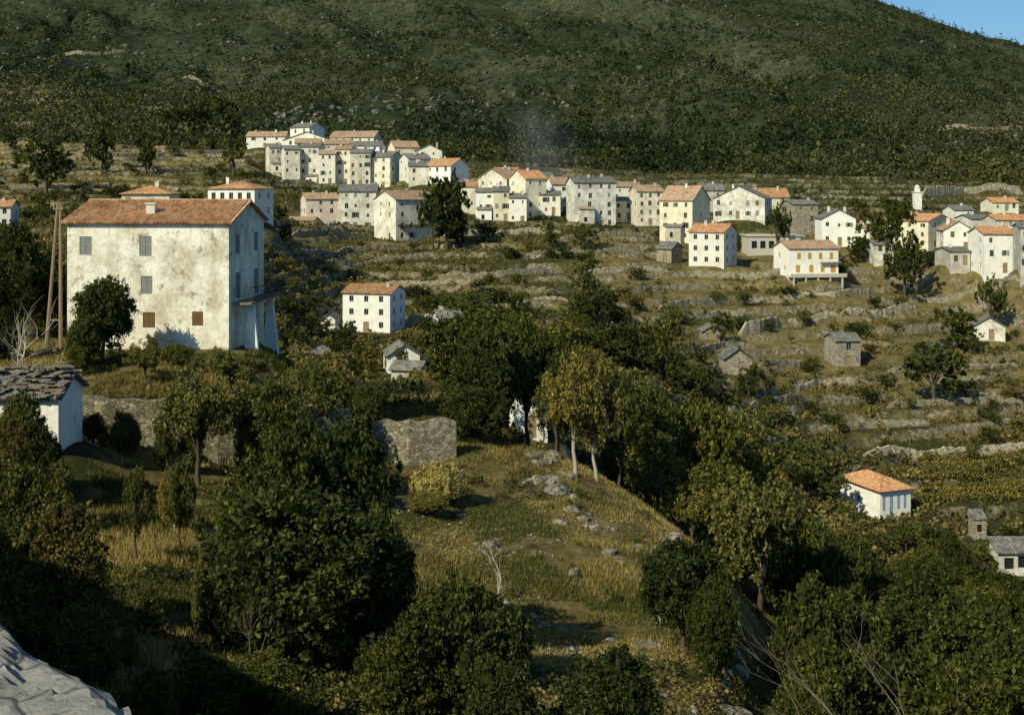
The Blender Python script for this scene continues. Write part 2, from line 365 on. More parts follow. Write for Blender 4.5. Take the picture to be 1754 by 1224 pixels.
def build(s):
    w,dp,h,psi=s['w'],s['dp'],s['h'],s['psi']; d=s['d']
    rt=s.get('roof','x'); vr=s.get('r',s['e']-10)
    dr={'x':d+dp/2,'hip':d+dp/2,'y':d,'shed':d+dp,'flat':d}[rt]
    rh=(HV-vr)/F*dr-(s['zb']+h)
    rh=s.get('rh') or max(.7,min(rh,dp*.42 if rt in('x','shed') else w*.42))
    if rt=='flat': rh=.25
    st=s.get('st','glass'); fine=s.get('fine',False)
    nf,nc=s.get('f',(2,2)); wt={'white':'white-plastered','cream':'cream','old':'weathered cream','big':'stained','grey':'grey rendered','pale':'pale grey','pink':'pinkish','stone':'rubble stone','concrete':'bare concrete'}[s.get('wm','cream')]
    rtx={'tile':'orange tiled','bigtile':'orange tiled','oldtile':'faded red-tiled','slate':'grey slate','concrete':'flat concrete'}[s.get('rm','tile')]
    sto={0:'windowless',1:'single-storey',2:'two-storey',3:'three-storey',4:'four-storey',5:'five-storey'}[nf]
    lab=s.get('t') or f"{wt} {sto} house with {rtx} {'gable ' if rt!='flat' else ''}roof on the hillside"
    ho=thing(s.get('n','house'),lab,s.get('c','house'),(s['ox'],s['oy'],s['zb']),psi,s.get('g','old houses of the hillside village') if 'n' not in s else None)
    R2=random.Random(int(s['L']*7+s['b']))
    ops={'F':[],'R':[],'L':[],'B':[]}
    def grid(side,L,nr,ncol,irr,ww,hh,door):
        if nr==0 or ncol==0:return
        sh=h/nr
        hh=min(hh,sh*.6); ww=min(ww,L/ncol*.6)
        cxs=[L*(j+.5)/ncol*.94+L*.03+(R2.uniform(-.45,.45)*min(1,L/ncol/3.2) if irr>0 else 0) for j in range(ncol)]
        for i in range(nr):
            for j in range(ncol):
                if R2.random()<irr: continue
                cx=cxs[j]+(R2.uniform(-.12,.12) if irr>0 else 0); cz=sh*(i+.56)+(R2.uniform(-.12,.12) if irr>0 else 0)
                sc=R2.choice([1,1,.85,.7]) if irr>0 else 1
                if i==nr-1 and irr>0 and nr>2: sc*=.8
                stt=st
                if irr>0 and st=='glass' and R2.random()<.4: stt=R2.choice(['sh_grey','sh_brown','sh_green','o_grey','o_green'])
                if door and i==0 and j==ncol//2: ops[side].append((cx-.5,cx+.5,0.02,min(2.15,sh*.8),'door'))
                else: ops[side].append((cx-ww/2*sc,cx+ww/2*sc,cz-hh/2*sc,cz+hh/2*sc,stt))
    irr=s.get('irr',.2); ww,hh=s.get('win',(.85,1.3))
    if 'ops' in s:
        for k,v in s['ops'].items(): ops[k]=v
    else:
        grid('F',w,nf,nc,irr,ww,hh,s.get('door',True))
        ns,nsc=s.get('s',(nf,2))
        grid('R',dp,ns,nsc,irr+.1 if irr else 0,ww,hh,False)
        if s.get('side')=='L': ops['L'],ops['R']=[(dp-q[1],dp-q[0],*q[2:]) for q in ops['R']],[]
    b=MB(); zlo=-s.get('found',3.5)
    sides={'F':((0,0,0),(1,0,0),w,(0,-1,0),0),'R':((w,0,0),(0,1,0),dp,(1,0,0),math.pi/2),'B':((w,dp,0),(-1,0,0),w,(0,1,0),math.pi),'L':((0,dp,0),(0,-1,0),dp,(-1,0,0),-math.pi/2)}
    for k,(o,a,L,n,ro) in sides.items(): facade(b,o,a,L,n,zlo,h,ops[k])
    if rt=='x':
        b.add([(0,0,h),(0,dp,h),(0,dp/2,h+rh)],[(0,2,1)]); b.add([(w,0,h),(w,dp,h),(w,dp/2,h+rh)],[(0,1,2)])
    elif rt=='y':
        b.add([(0,0,h),(w,0,h),(w/2,0,h+rh)],[(0,1,2)]); b.add([(0,dp,h),(w,dp,h),(w/2,dp,h+rh)],[(0,2,1)])
    elif rt=='shed':
        b.add([(0,0,h),(0,dp,h),(0,dp,h+rh)],[(0,2,1)]); b.add([(w,0,h),(w,dp,h),(w,dp,h+rh)],[(0,1,2)]); b.add([(0,dp,h),(w,dp,h),(w,dp,h+rh),(0,dp,h+rh)],[(0,1,2,3)])
    part('wall',b.mesh('wall'),ho,[M[s.get('wm','cream')]])
    b=MB(); o=s.get('over',.3); th=.12; e=.004; co=1 if fine and s.get('rm','tile')!='slate' else 0
    if rt=='x':
        k=rh/(dp/2); ze=h-k*o+e
        slab(b,[(-o,-o,ze),(w+o,-o,ze),(w+o,dp/2,h+rh+e),(-o,dp/2,h+rh+e)],th,0,co)
        slab(b,[(w+o,dp+o,ze),(-o,dp+o,ze),(-o,dp/2+.003,h+rh+e),(w+o,dp/2+.003,h+rh+e)],th,0,co)
        b.tube([(-o,dp/2,h+rh+th*.9),(w+o,dp/2,h+rh+th*.9)],[.12,.12],6)
    elif rt=='y':
        k=rh/(w/2); ze=h-k*o+e
        slab(b,[(-o,dp+o,ze),(-o,-o,ze),(w/2,-o,h+rh+e),(w/2,dp+o,h+rh+e)],th,0,co)
        slab(b,[(w+o,-o,ze),(w+o,dp+o,ze),(w/2+.003,dp+o,h+rh+e),(w/2+.003,-o,h+rh+e)],th,0,co)
        b.tube([(w/2,-o,h+rh+th*.9),(w/2,dp+o,h+rh+th*.9)],[.12,.12],6)
    elif rt=='hip':
        m=min(w,dp)/2; r1=(m,dp/2,h+rh+e) ; r2=(w-m,dp/2,h+rh+e)
        if w<=dp: r1=(w/2,dp/2-.4,h+rh+e); r2=(w/2,dp/2+.4,h+rh+e)
        q=[(-o,-o,h+e),(w+o,-o,h+e),(w+o,dp+o,h+e),(-o,dp+o,h+e)]
        if w>dp:
            slab(b,[q[0],q[1],r2,r1],th,0,0); slab(b,[q[2],q[3],r1,r2],th); slab(b,[q[1],q[2],r2,r2],th); slab(b,[q[3],q[0],r1,r1],th)
        else:
            slab(b,[q[0],q[1],r1,r1],th); slab(b,[q[2],q[3],r2,r2],th); slab(b,[q[1],q[2],r2,r1],th); slab(b,[q[3],q[0],r1,r2],th)
    elif rt=='shed':
        slab(b,[(-o,-o,h-rh/dp*o+e),(w+o,-o,h-rh/dp*o+e),(w+o,dp+o,h+rh+rh/dp*o+e),(-o,dp+o,h+rh+rh/dp*o+e)],th,0,co)
    else: b.box(-o,w+o,-o,dp+o,h+e,h+.28)
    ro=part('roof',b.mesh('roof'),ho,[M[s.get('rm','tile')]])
    for k in range(s.get('ch',R2.choice([1,1,2]))):
        b=MB(); cx=w*R2.uniform(.12,.88); cy=dp*R2.uniform(.35,.6); zt=h+rh*R2.uniform(.95,1.0)+R2.uniform(.45,.8)
        if rt=='flat': zt=h+.9
        b.box(cx-.28,cx+.28,cy-.22,cy+.22,h+.1,zt); b.box(cx-.34,cx+.34,cy-.28,cy+.28,zt+.002,zt+.1)
        part('chimney',b.mesh('chimney'),ro,[M['pale']])
    for k,(oo,a,L,n,rz) in sides.items():
        for q in ops[k]:
            cx=(q[0]+q[1])/2; cz=(q[2]+q[3])/2; p=Vector(oo)+Vector(a)*cx+Vector((0,0,cz)); W_=q[1]-q[0]; H_=q[3]-q[2]
            if q[4]=='door':
                b=MB(); b.box(-W_/2,W_/2,.14,.18,-H_/2,H_/2); part('door',b.mesh('door'),ho,[M['wood']],p,rz)
            else:
                stn=q[4]; base='glass' if stn.startswith('o_') else stn
                part('window',winmesh(W_,H_,base),ho,[M['glass'],M['frame'],M[base] if base.startswith('sh_') else M['frame']],p,rz,(W_/round(W_,1),1,H_/round(H_,1)))
                if stn.startswith('o_'):
                    sm=M['sh_'+stn[2:]]
                    for sg in(-1,1):
                        dv=Matrix.Rotation(rz,3,'Z')@Vector((sg*(W_*.75+.02),0,0))
                        part('shutter',shmesh(W_/2,H_),ho,[sm],p+dv,rz)
    s['ob']=ho; return ho

HS=[
dict(L=422,R=488,r=226,e=234,b=252,d=400,wm='white',rm='oldtile',f=(2,3)),
dict(L=497,M=530,R=556,r=211,e=218,b=245,d=410,side='R',dp=8,wm='white',rm='slate',f=(2,2)),
dict(L=485,R=566,r=226,e=240,b=262,d=392,wm='white',rm='slate',roof='y',f=(2,4)),
dict(L=565,M=640,R=654,r=225,e=235,b=256,d=396,side='R',wm='cream',rm='oldtile',f=(2,5)),
dict(L=455,M=462,R=484,r=247,e=253,b=296,d=374,side='L',wm='pale',rm='slate',f=(3,2)),
dict(L=482,M=487,R=514,r=250,e=256,b=314,d=364,side='L',wm='old',rm='slate',f=(4,2)),
dict(L=514,R=546,r=246,e=252,b=318,d=368,yaw=-3,wm='pale',rm='slate',f=(4,3)),
dict(L=546,R=574,r=258,e=264,b=316,d=363,yaw=3,wm='white',rm='oldtile',f=(4,2)),
dict(L=574,R=600,r=250,e=256,b=318,d=366,yaw=-2,wm='cream',rm='oldtile',f=(4,2)),
dict(L=600,R=634,r=256,e=262,b=320,d=361,yaw=-4,wm='pale',rm='slate',f=(4,3)),
dict(L=634,M=668,R=690,r=260,e=269,b=322,d=360,side='R',wm='old',rm='slate',f=(4,2)),
dict(L=505,R=548,r=238,e=245,b=270,d=384,yaw=5,wm='cream',rm='oldtile',f=(2,3)),
dict(L=600,R=650,r=243,e=250,b=285,d=380,yaw=-6,wm='white',rm='slate',f=(3,3)),
dict(L=555,R=598,r=240,e=247,b=285,d=382,yaw=4,wm='pale',rm='oldtile',f=(3,3)),
dict(L=664,M=676,R=718,r=242,e=252,b=285,d=385,side='L',wm='cream',rm='oldtile',f=(2,3)),
dict(L=714,R=757,r=248,e=258,b=280,d=380,wm='white',rm='slate',roof='y',f=(2,2)),
dict(L=684,M=700,R=738,r=264,e=272,b=308,d=352,side='L',wm='white',rm='slate',f=(3,2)),
dict(L=700,R=745,r=278,e=285,b=316,d=344,yaw=4,wm='old',rm='slate',f=(2,2)),
dict(L=728,M=772,R=803,r=272,e=284,b=312,d=340,side='R',wm='white',rm='tile',f=(2,3)),
dict(L=515,M=524,R=580,r=331,e=341,b=396,d=288,side='L',wm='pink',rm='oldtile',f=(4,3),t='pinkish four-storey village house with faded tile roof'),
dict(L=492,R=536,r=372,e=378,b=396,d=280,wm='pink',rm='oldtile',f=(1,3),ch=0,t='low pinkish annexe with tile roof beside taller house'),
dict(L=580,R=644,r=317,e=328,b=394,d=290,wm='pale',rm='slate',f=(4,3),yaw=2),
dict(L=641,M=678,R=748,r=327,e=342,b=414,d=272,side='L',wm='old',rm='oldtile',f=(4,4),st='glass',dp=10,t='tall bright four-storey house with faded roof and long balcony'),
dict(L=789,R=816,r=311,e=320,b=378,d=312,wm='old',rm='tile',f=(3,2)),
dict(L=818,M=868,R=928,r=290,e=306,b=362,d=318,side='L',dp=11,wm='pale',rm='oldtile',f=(3,3),s=(3,3)),
dict(L=845,R=885,r=288,e=296,b=330,d=336,yaw=-5,wm='cream',rm='tile',f=(2,2)),
dict(L=905,R=948,r=296,e=304,b=345,d=330,yaw=5,wm='white',rm='slate',f=(3,2)),
dict(L=872,M=900,R=936,r=292,e=306,b=378,d=305,side='L',wm='cream',rm='tile',f=(4,2)),
dict(L=815,R=845,r=323,e=329,b=382,d=300,wm='white',rm='slate',f=(3,2)),
dict(L=845,R=872,r=320,e=328,b=380,d=298,wm='cream',rm='slate',f=(3,2)),
dict(L=872,R=902,r=332,e=339,b=381,d=296,wm='white',rm='slate',f=(3,2)),
dict(L=934,M=946,R=976,r=304,e=316,b=368,d=316,side='L',wm='white',rm='oldtile',f=(3,2)),
dict(L=925,R=960,r=328,e=334,b=368,d=306,wm='white',rm='slate',f=(2,2)),
dict(L=970,M=984,R=1055,r=303,e=313,b=389,d=296,side='L',wm='pale',rm='slate',f=(5,4),t='big pale grey five-storey house with slate roof'),
dict(L=1054,R=1096,r=312,e=320,b=368,d=318,wm='white',rm='oldtile',f=(3,2)),
dict(L=1050,R=1084,r=338,e=344,b=378,d=304,yaw=5,wm='old',rm='slate',f=(2,2)),
dict(L=1078,M=1092,R=1136,r=318,e=328,b=386,d=296,side='L',wm='old',rm='oldtile',f=(4,3)),
dict(L=1130,M=1186,R=1216,r=319,e=343,b=414,d=276,side='R',dp=9,wm='cream',rm='oldtile',f=(4,3),s=(4,1),t='tall narrow cream four-storey house with faded tile roof'),
dict(L=1200,R=1240,r=315,e=326,b=362,d=320,wm='grey',rm='slate',f=(2,2)),
dict(L=1222,M=1310,R=1322,r=319,e=340,b=376,d=300,side='R',dp=10,roof='y',wm='pale',rm='slate',f=(2,5)),
dict(L=1290,R=1352,r=323,e=338,b=366,d=322,wm='old',rm='tile',f=(2,3)),
dict(L=1180,M=1240,R=1262,r=384,e=398,b=456,d=248,side='R',dp=8,wm='white',rm='tile',f=(3,3),irr=0,win=(.8,1.1),door=False,t='white cube-like three-storey house with dark square windows'),
dict(L=1125,M=1150,R=1169,r=415,e=426,b=452,d=255,side='R',dp=5,wm='stone',rm='slate',f=(1,1),s=(1,1),ch=0,t='small beige stone outbuilding with open doorway'),
dict(L=1282,R=1376,e=405,b=437,d=268,roof='flat',wm='concrete',rm='concrete',f=(1,6),win=(1.5,1.7),st='shade_panel',irr=0,door=False,ch=0,n='concrete_building',c='building',t='unfinished flat-roofed concrete building with open bays'),
dict(L=1325,M=1352,R=1436,r=413,e=426,b=472,d=236,side='L',dp=9,wm='white',rm='oldtile',ops={'F':[],'L':[]},ch=1,t='modern white house with ochre shutters on raised terrace'),
dict(L=1358,R=1401,r=343,e=350,b=402,d=292,wm='stone',rm='slate',f=(3,2),yaw=6),
dict(L=1396,M=1408,R=1466,r=359,e=374,b=422,d=272,side='L',wm='white',rm='slate',roof='y',f=(2,3),s=(2,1),win=(.8,1.)),
dict(L=1478,M=1500,R=1532,r=375,e=381,b=412,d=285,side='L',wm='cream',rm='oldtile',f=(2,2)),
dict(L=1512,M=1590,R=1632,r=367,e=379,b=425,d=272,side='R',dp=11,wm='cream',rm='tile',f=(3,4)),
dict(L=1604,M=1616,R=1668,r=379,e=394,b=428,d=262,side='L',wm='white',rm='oldtile',roof='y',f=(2,2)),
dict(L=1658,M=1686,R=1738,r=389,e=401,b=468,d=238,side='L',dp=9,wm='white',rm='tile',f=(3,2),t='white house with orange roof and shadowed gable'),
dict(L=1484,M=1498,R=1530,r=412,e=419,b=452,d=256,side='L',wm='pale',rm='slate',f=(2,2)),
dict(L=1628,R=1662,r=425,e=431,b=455,d=245,wm='grey',rm='slate',f=(1,2)),
dict(L=1735,M=1748,R=1800,r=383,e=390,b=462,d=226,side='L',wm='grey',rm='slate',f=(3,3)),
dict(L=1708,R=1775,r=368,e=377,b=402,d=275,wm='old',rm='tile',f=(2,4)),
dict(L=1702,R=1745,r=339,e=347,b=362,d=320,wm='cream',rm='tile',f=(1,3)),
dict(L=1636,R=1668,r=352,e=360,b=385,d=310,wm='white',rm='slate',f=(2,2)),
dict(L=1664,R=1700,r=368,e=375,b=400,d=290,yaw=5,wm='pale',rm='slate',f=(2,2)),
dict(L=1462,R=1488,r=384,e=390,b=415,d=290,yaw=-5,wm='white',rm='oldtile',f=(2,1)),
dict(L=-40,M=18,R=32,r=343,e=354,b=392,d=225,side='R',wm='white',rm='tile',f=(2,3)),
dict(L=208,M=290,R=308,r=319,e=333,b=365,d=172,side='R',roof='hip',wm='cream',rm='tile',f=(1,4)),
dict(L=356,M=436,R=468,r=311,e=324,b=376,d=215,side='R',roof='hip',wm='white',rm='tile',f=(2,5),irr=0,win=(.8,1.2),dp=9),
dict(L=587,M=668,R=694,r=489,e=503,b=570,d=190,side='R',dp=7,wm='white',rm='bigtile',f=(3,3),irr=0,win=(.75,1.0),fine=True,t='white three-storey house with orange tile roof among trees'),
dict(L=742,M=752,R=792,r=536,e=545,b=616,d=160,side='L',dp=6,wm='white',rm='slate',f=(3,1),s=(3,1),t='narrow white house with slate roof half hidden by trees'),
dict(L=657,M=665,R=719,r=592,e=609,b=640,d=152,side='L',dp=5,roof='y',wm='white',rm='slate',f=(1,1),ch=0,door=False,t='small white gabled outbuilding among trees'),
dict(L=670,M=718,R=732,r=621,e=634,b=664,d=142,side='R',dp=4,wm='grey',rm='slate',f=(1,2),ch=0,door=False,t='low grey shed with slate roof and two openings'),
dict(L=530,R=562,r=598,e=606,b=626,d=160,wm='stone',rm='slate',f=(1,1),ch=0,dp=4),
dict(L=550,R=574,r=538,e=546,b=566,d=185,wm='white',rm='slate',roof='y',f=(1,1),dp=4,ch=0,door=False),
dict(L=872,M=890,R=938,r=672,e=686,b=752,d=108,side='L',dp=6,wm='white',rm='slate',f=(1,1),ch=0,t='white cottage glimpsed between the trees'),
dict(L=1232,M=1242,R=1288,r=598,e=614,b=640,d=187,side='L',dp=5,wm='stone',rm='slate',roof='y',f=(1,1),s=(0,0),ch=0,t='small rubble stone hut with slate gable roof'),
dict(L=1412,M=1432,R=1474,r=571,e=584,b=626,d=204,side='L',dp=6,wm='stone',rm='slate',f=(2,1),s=(1,1),ch=0,roof='x',t='two-level stone hut with slate roof on a terrace'),
dict(L=1662,M=1668,R=1722,r=543,e=558,b=582,d=217,side='L',dp=5,wm='pale',rm='slate',roof='y',f=(1,1),ch=0,t='pale stone hut with dark doorway'),
dict(L=1204,R=1234,r=558,e=567,b=582,d=206,wm='stone',rm='slate',roof='y',f=(1,1),dp=4,ch=0,t='tiny grey stone shed on a terrace'),
dict(L=1440,M=1508,R=1560,r=800,e=842,b=892,d=150,side='R',dp=4.8,roof='hip',rh=1.3,over=.45,wm='white',rm='tile',ops={'F':[]},ch=0,fine=True,found=5,t='white bungalow with bright orange roof and blue shutters'),
dict(L=1712,R=1770,e=946,r=936,b=985,d=120,roof='shed',wm='pale',rm='slate',f=(1,2),st='shade_panel',win=(1.1,1.2),dp=2.5,ch=0,door=False,t='pale ruined cottage surrounded by trees'),
dict(L=1668,R=1690,e=890,r=884,b=922,d=135,roof='shed',wm='stone',rm='slate',f=(1,1),st='shade_panel',dp=1.6,over=.1,ch=0,door=False,t='narrow ruined stone outbuilding in the scrub'),
dict(L=-90,M=100,R=141,r=642,e=680,b=768,d=55,side='R',dp=3.4,wm='white',rm='slate',f=(1,2),s=(0,0),ch=0,over=.25,door=False,fine=True,t='whitewashed shed with rough stone-slab roof'),
dict(L=115,M=392,R=452,r=346,e=381,b=600,d=78,side='R',dp=8,wm='big',rm='bigtile',ops={'F':[]},ch=0,fine=True,over=.3,found=3,t='large weathered three-storey house with orange tile roof'),
]
for s in HS: geom(s)
big=HS[-1]
pz=lambda v:(600-v)*78/F
def fo(u,v,ww,hh,st,s,vb):
    x=(u-s['L'])/(s['M']-s['L'])*s['w']; z=(vb-v)*s['d']/F
    return (x-ww/2,x+ww/2,z-hh/2,z+hh/2,st)
big['ops']={'F':[fo(147,422,.85,1.25,'sh_grey',big,600),fo(250,422,.85,1.35,'sh_grey',big,600),fo(252,489,.8,1.2,'sh_grey',big,600),fo(256,549,.85,1.05,'sh_brown',big,600),fo(339,546,.75,.95,'sh_brown',big,600)],
 'R':[(1.4,2.4,pz(437),pz(403),'sh_grey'),(5.6,6.6,pz(437),pz(403),'sh_grey'),(1.4,2.5,pz(515),pz(470),'sh_grey'),(5.6,6.7,pz(515),pz(470),'sh_grey'),(3.9,4.8,.05,2.1,'shade_panel')]}
for s in HS:
    if s.get('t','').startswith('modern white'):
        w=s['w'];h=s['h']; z2=h*.72; z1=h*.27; hh=h*.24
        s['ops']={'F':[(w*f-.4,w*f+.4,z2-hh/2,z2+hh/2,'sh_orange') for f in(.2,.42,.64,.86)]+[(w*f-.45,w*f+.45,z1-hh/2-.2,z1+hh/2,'sh_orange') for f in(.18,.45,.68)]+[(w*.84,w*.95,z1-hh/2-.3,z1+hh/2,'sh_orange')],
                  'L':[(3,3.8,z2-.5,z2+.5,'glass'),(6,6.8,z1-.5,z1+.5,'glass')]}
    if s.get('t','').startswith('white bungalow'):
        h=s['h']
        s['ops']={'F':[(3.4,4.1,h*.4,h*.75,'glass')],'R':[(.4,.9,h*.33,h*.8,'sh_blue'),(1.5,2.1,.1,h*.8,'sh_blue'),(2.7,3.2,h*.33,h*.8,'sh_blue'),(3.7,4.2,h*.33,h*.8,'sh_blue')]}
for s in HS: build(s)
w=big['w']; ho=big['ob']; zb=pz(520)
b=MB(); b.box(w+.002,w+1.35,.7,8.0,zb-.14,zb); bal=part('balcony',b.mesh('balcony'),ho,[M['slabs']])
b=MB()
for i in range(22):
    y=.75+i*.34; b.box(w+1.28,w+1.31,y,y+.03,zb,zb+.95)
b.box(w+1.26,w+1.33,.72,7.98,zb+.951,zb+1.0)
for i in range(4): b.box(w+.1+i*.33,w+.13+i*.33,.72,.75,zb,zb+.95)
part('railing',b.mesh('railing'),bal,[M['iron']])
for y0 in (1.7,6.2):
    b=MB(); b.add([(w+.35,y0,-3),(w+1.75,y0,-3),(w+1.15,y0,zb-.144),(w+.75,y0,zb-.144),(w+.35,y0+.35,-3),(w+1.75,y0+.35,-3),(w+1.15,y0+.35,zb-.144),(w+.75,y0+.35,zb-.144)],[(0,1,2,3),(4,7,6,5),(1,5,6,2),(0,3,7,4)])
    part('buttress',b.mesh('buttress'),ho,[M['white']])
b=MB(); b.box(5.0,5.6,1.2,1.7,big['h']+.4,big['h']+1.2); b.box(4.92,5.68,1.12,1.78,big['h']+1.202,big['h']+1.3)
part('chimney',b.mesh('chimney'),ho,[M['pale']])
for s in HS:
    t=s.get('t','')
    if t.startswith('modern white'):
        b=MB(); b.box(-.5,s['w']+.9,-2.2,-.004,-.25,0); b.box(-.5,s['w']+.9,-2.2,-2.1,.002,.5)
        part('terrace',b.mesh('terrace'),s['ob'],[M['concrete']])
        for k in range(5):
            b=MB(); x=.2+k*(s['w']-.2)/4; b.box(x-.15,x+.15,-2.1,-1.8,-3.4,-.252); part('pillar',b.mesh('pillar'),s['ob'],[M['concrete']])
        b=MB(); b.box(0,s['w'],-1.2,-.9,-3.4,-.252); part('wall',b.mesh('wall'),s['ob'],[M['stone']])
        b=MB(); b.box(s['w']*.62,s['w']+.3,-.9,-.004,s['h']*.5-.1,s['h']*.5)
        for k in range(12): x=s['w']*.62+.05+k*(s['w']*.38)/12; b.box(x,x+.04,-.88,-.84,s['h']*.5,s['h']*.5+.85)
        b.box(s['w']*.62,s['w']+.3,-.9,-.82,s['h']*.5+.851,s['h']*.5+.9); part('balcony',b.mesh('balcony'),s['ob'],[M['frame']])
    if t.startswith('tall bright'):
        b=MB(); z=s['h']*.40; b.box(.3,s['w']+.2,-1.,-.004,z-.1,z)
        for k in range(30): b.box(.3+k*s['w']/30,.33+k*s['w']/30,-.98,-.95,z,z+.9)
        b.box(.3,s['w']+.2,-1.,-.94,z+.902,z+.95); part('balcony',b.mesh('balcony'),s['ob'],[M['iron']])
    if t.startswith('white bungalow'):
        b=MB(); b.box(s['w']+.004,s['w']+1.0,1.2,3.2,-1.6,.0); b.box(s['w']+1.002,s['w']+1.6,1.6,2.6,-3,-.6); part('terrace',b.mesh('terrace'),s['ob'],[M['white']])
    if t.startswith('whitewashed'):
        b=MB(); R3=random.Random(4)
        for k in range(200):
            x=R3.uniform(-.3,s['w']+.1); y=R3.uniform(-.3,s['dp']+.2); rhh=1.0; z=s['h']+rhh*(1-abs(y-s['dp']/2)/(s['dp']/2))+.12
            sx,sy=R3.uniform(.2,.5),R3.uniform(.2,.35); a=R3.uniform(0,3); tl=[R3.uniform(0,.14) for _ in range(4)]
            vs=[(x+math.cos(a+q)*sx,y+math.sin(a+q)*sy,z+tl[i]) for i,q in enumerate((0,1.5,3.1,4.6))]
            b.add(vs+[(p[0],p[1],p[2]+.06) for p in vs],[(0,3,2,1),(4,5,6,7),(0,1,5,4),(1,2,6,5),(2,3,7,6),(3,0,4,7)])
        part('roof_slabs',b.mesh('roof_slabs'),s['ob'],[M['slabs']])
R5=random.Random(12)
for s in list(HS):
    if s['d']>262 and s.get('wm') not in('concrete','stone') and R5.random()<.5 and s['h']>6:
        ww=R5.uniform(2.5,4.5); hh=R5.uniform(2.2,s['h']*.5); x0=R5.uniform(.2,max(.3,s['w']-ww-.2)); q=R5.uniform(1.4,2.4)
        b=MB(); b.box(x0,x0+ww,-q,-.006,-3,hh); b.box(x0+ww*.3,x0+ww*.3+.8,-q-.02,-q-.004,hh*.3,hh*.3+1.2,1)
        an=part('annexe',b.mesh('annexe'),s['ob'],[M[R5.choice(['white','old','pale','grey'])],M['glass']])
        b=MB(); slab(b,[(x0-.2,-q-.25,hh+.01),(x0+ww+.2,-q-.25,hh+.01),(x0+ww+.2,-.006,hh+.7),(x0-.2,-.006,hh+.7)],.1)
        part('roof',b.mesh('roof'),an,[M[R5.choice(['slate','oldtile'])]])
p=Wp(1571,345,335); b=MB(); b.box(-1.,1.,-1.,1.,-3,2.6); b.box(-1.2,1.2,-1.2,1.2,2.602,2.8); b.box(-.6,.6,-.6,.6,2.802,3.9)
tw=thing('bell_tower','small white square bell tower with domed cap','tower',p)
part('tower',b.mesh('tower'),tw,[M['white']])
b=MB(); b.tube([(0,0,3.9),(0,0,4.3),(0,0,4.6),(0,0,4.8)],[.8,.65,.35,.05],10); part('dome',b.mesh('dome'),tw,[M['white']])

# ---------------------------------------------------------------- terrain mesh
ys=[-60,-30,-15,-10,-6,-4,-2,0,1,2]; y=2.6
while y<95: ys.append(y); y+=.14+y*.0045
while y<440: ys.append(y); y+=.62
while y<2600: ys.append(y); y*=1.0065
ys=np.array(ys)
uu=np.concatenate([np.linspace(-2200,-120,50)[:-1],np.linspace(-120,1880,640),np.linspace(1880,4000,50)[1:]])
YY,UU=np.meshgrid(ys,uu,indexing='ij'); XX=(UU-CU)/F*(np.maximum(YY,0)+12)
ZZ=H(XX,YY)
nr,ncn=YY.shape; idx=np.arange(nr*ncn).reshape(nr,ncn)
fc=np.stack([idx[:-1,:-1],idx[:-1,1:],idx[1:,1:],idx[1:,:-1]],-1).reshape(-1,4)
ub=CU+F*XX/np.maximum(YY,3)
def dryf(x,y,ub):
    a=sst(30,45,y)*(1-sst(88,100,y))*sst(600,700,ub)*(1-sst(1270,1370,ub))
    bq=sst(60,66,y)*(1-sst(84,100,y))*(1-sst(560,640,ub))*.9
    c=sst(18,26,y)*(1-sst(60,66,y))*sst(130,190,ub)*(1-sst(420,520,ub))*1.
    mid=sst(170,200,y)*(1-sst(265,300,y))*sst(960,1060,ub)*.85
    mid2=sst(180,200,y)*(1-sst(265,300,y))*(1-sst(960,1060,ub))*sst(450,520,ub)*.3
    left=sst(220,300,y)*(1-sst(560,660,y))*(1-sst(400,520,ub))*.5
    return np.clip(a+bq+c+mid+mid2+left+.05,0,1)
dry=dryf(XX,YY,ub)
mt=sst(360,450,YY-180*(1-sst(200,450,ub)))
zone=np.stack([dry.ravel(),np.clip(1-mt,0,1).ravel(),mt.ravel()],-1)
me=npmesh('ground',np.stack([XX,YY,ZZ],-1).reshape(-1,3),fc,True,zone)
m,nt,bs=nm('ground_cover',.95)
g=nd(nt,'ShaderNodeNewGeometry'); pos=g.outputs['Position']; at=nd(nt,'ShaderNodeAttribute'); at.attribute_name='tint'
sc=nd(nt,'ShaderNodeSeparateColor'); nt.links.new(at.outputs['Color'],sc.inputs[0])
drc=ramp(nt,noi(nt,pos,.45,10,.8),[(.32,(.07,.068,.022)),(.44,(.16,.135,.045)),(.55,(.29,.225,.085)),(.64,(.40,.32,.15)),(.74,(.48,.41,.26))])
grc=ramp(nt,noi(nt,pos,.9,8,.75),[(.3,(.022,.028,.009)),(.52,(.068,.070,.021)),(.72,(.17,.15,.052))])
sel=mth(nt,'ADD',noi(nt,pos,.07,8,.68),mth(nt,'MULTIPLY',sc.outputs[0],.22))
base=mix(nt,ramp(nt,sel,[(.54,0.),(.69,1.)]),grc,drc)
mtc=ramp(nt,noi(nt,pos,.12,12,.85),[(.36,(.010,.016,.007)),(.48,(.034,.043,.020)),(.59,(.068,.074,.040)),(.70,(.16,.155,.11))])
tc2=ramp(nt,noi(nt,pos,.009,6,.6),[(.40,(.5,.58,.42)),(.60,(1.25,1.22,1.15))])
base=mix(nt,sc.outputs[2],base,mix(nt,1.,mtc,tc2,'MULTIPLY'))
vo=nd(nt,'ShaderNodeTexVoronoi'); vo.inputs['Scale'].default_value=2.2; nt.links.new(pos,vo.inputs['Vector'])
s2=nd(nt,'ShaderNodeSeparateColor'); nt.links.new(vo.outputs['Color'],s2.inputs[0])
stn=ramp(nt,s2.outputs[0],[(0,(.11,.095,.06)),(.5,(.28,.24,.16)),(1,(.46,.405,.28))])
nz=nd(nt,'ShaderNodeSeparateXYZ'); nt.links.new(g.outputs['True Normal'],nz.inputs[0])
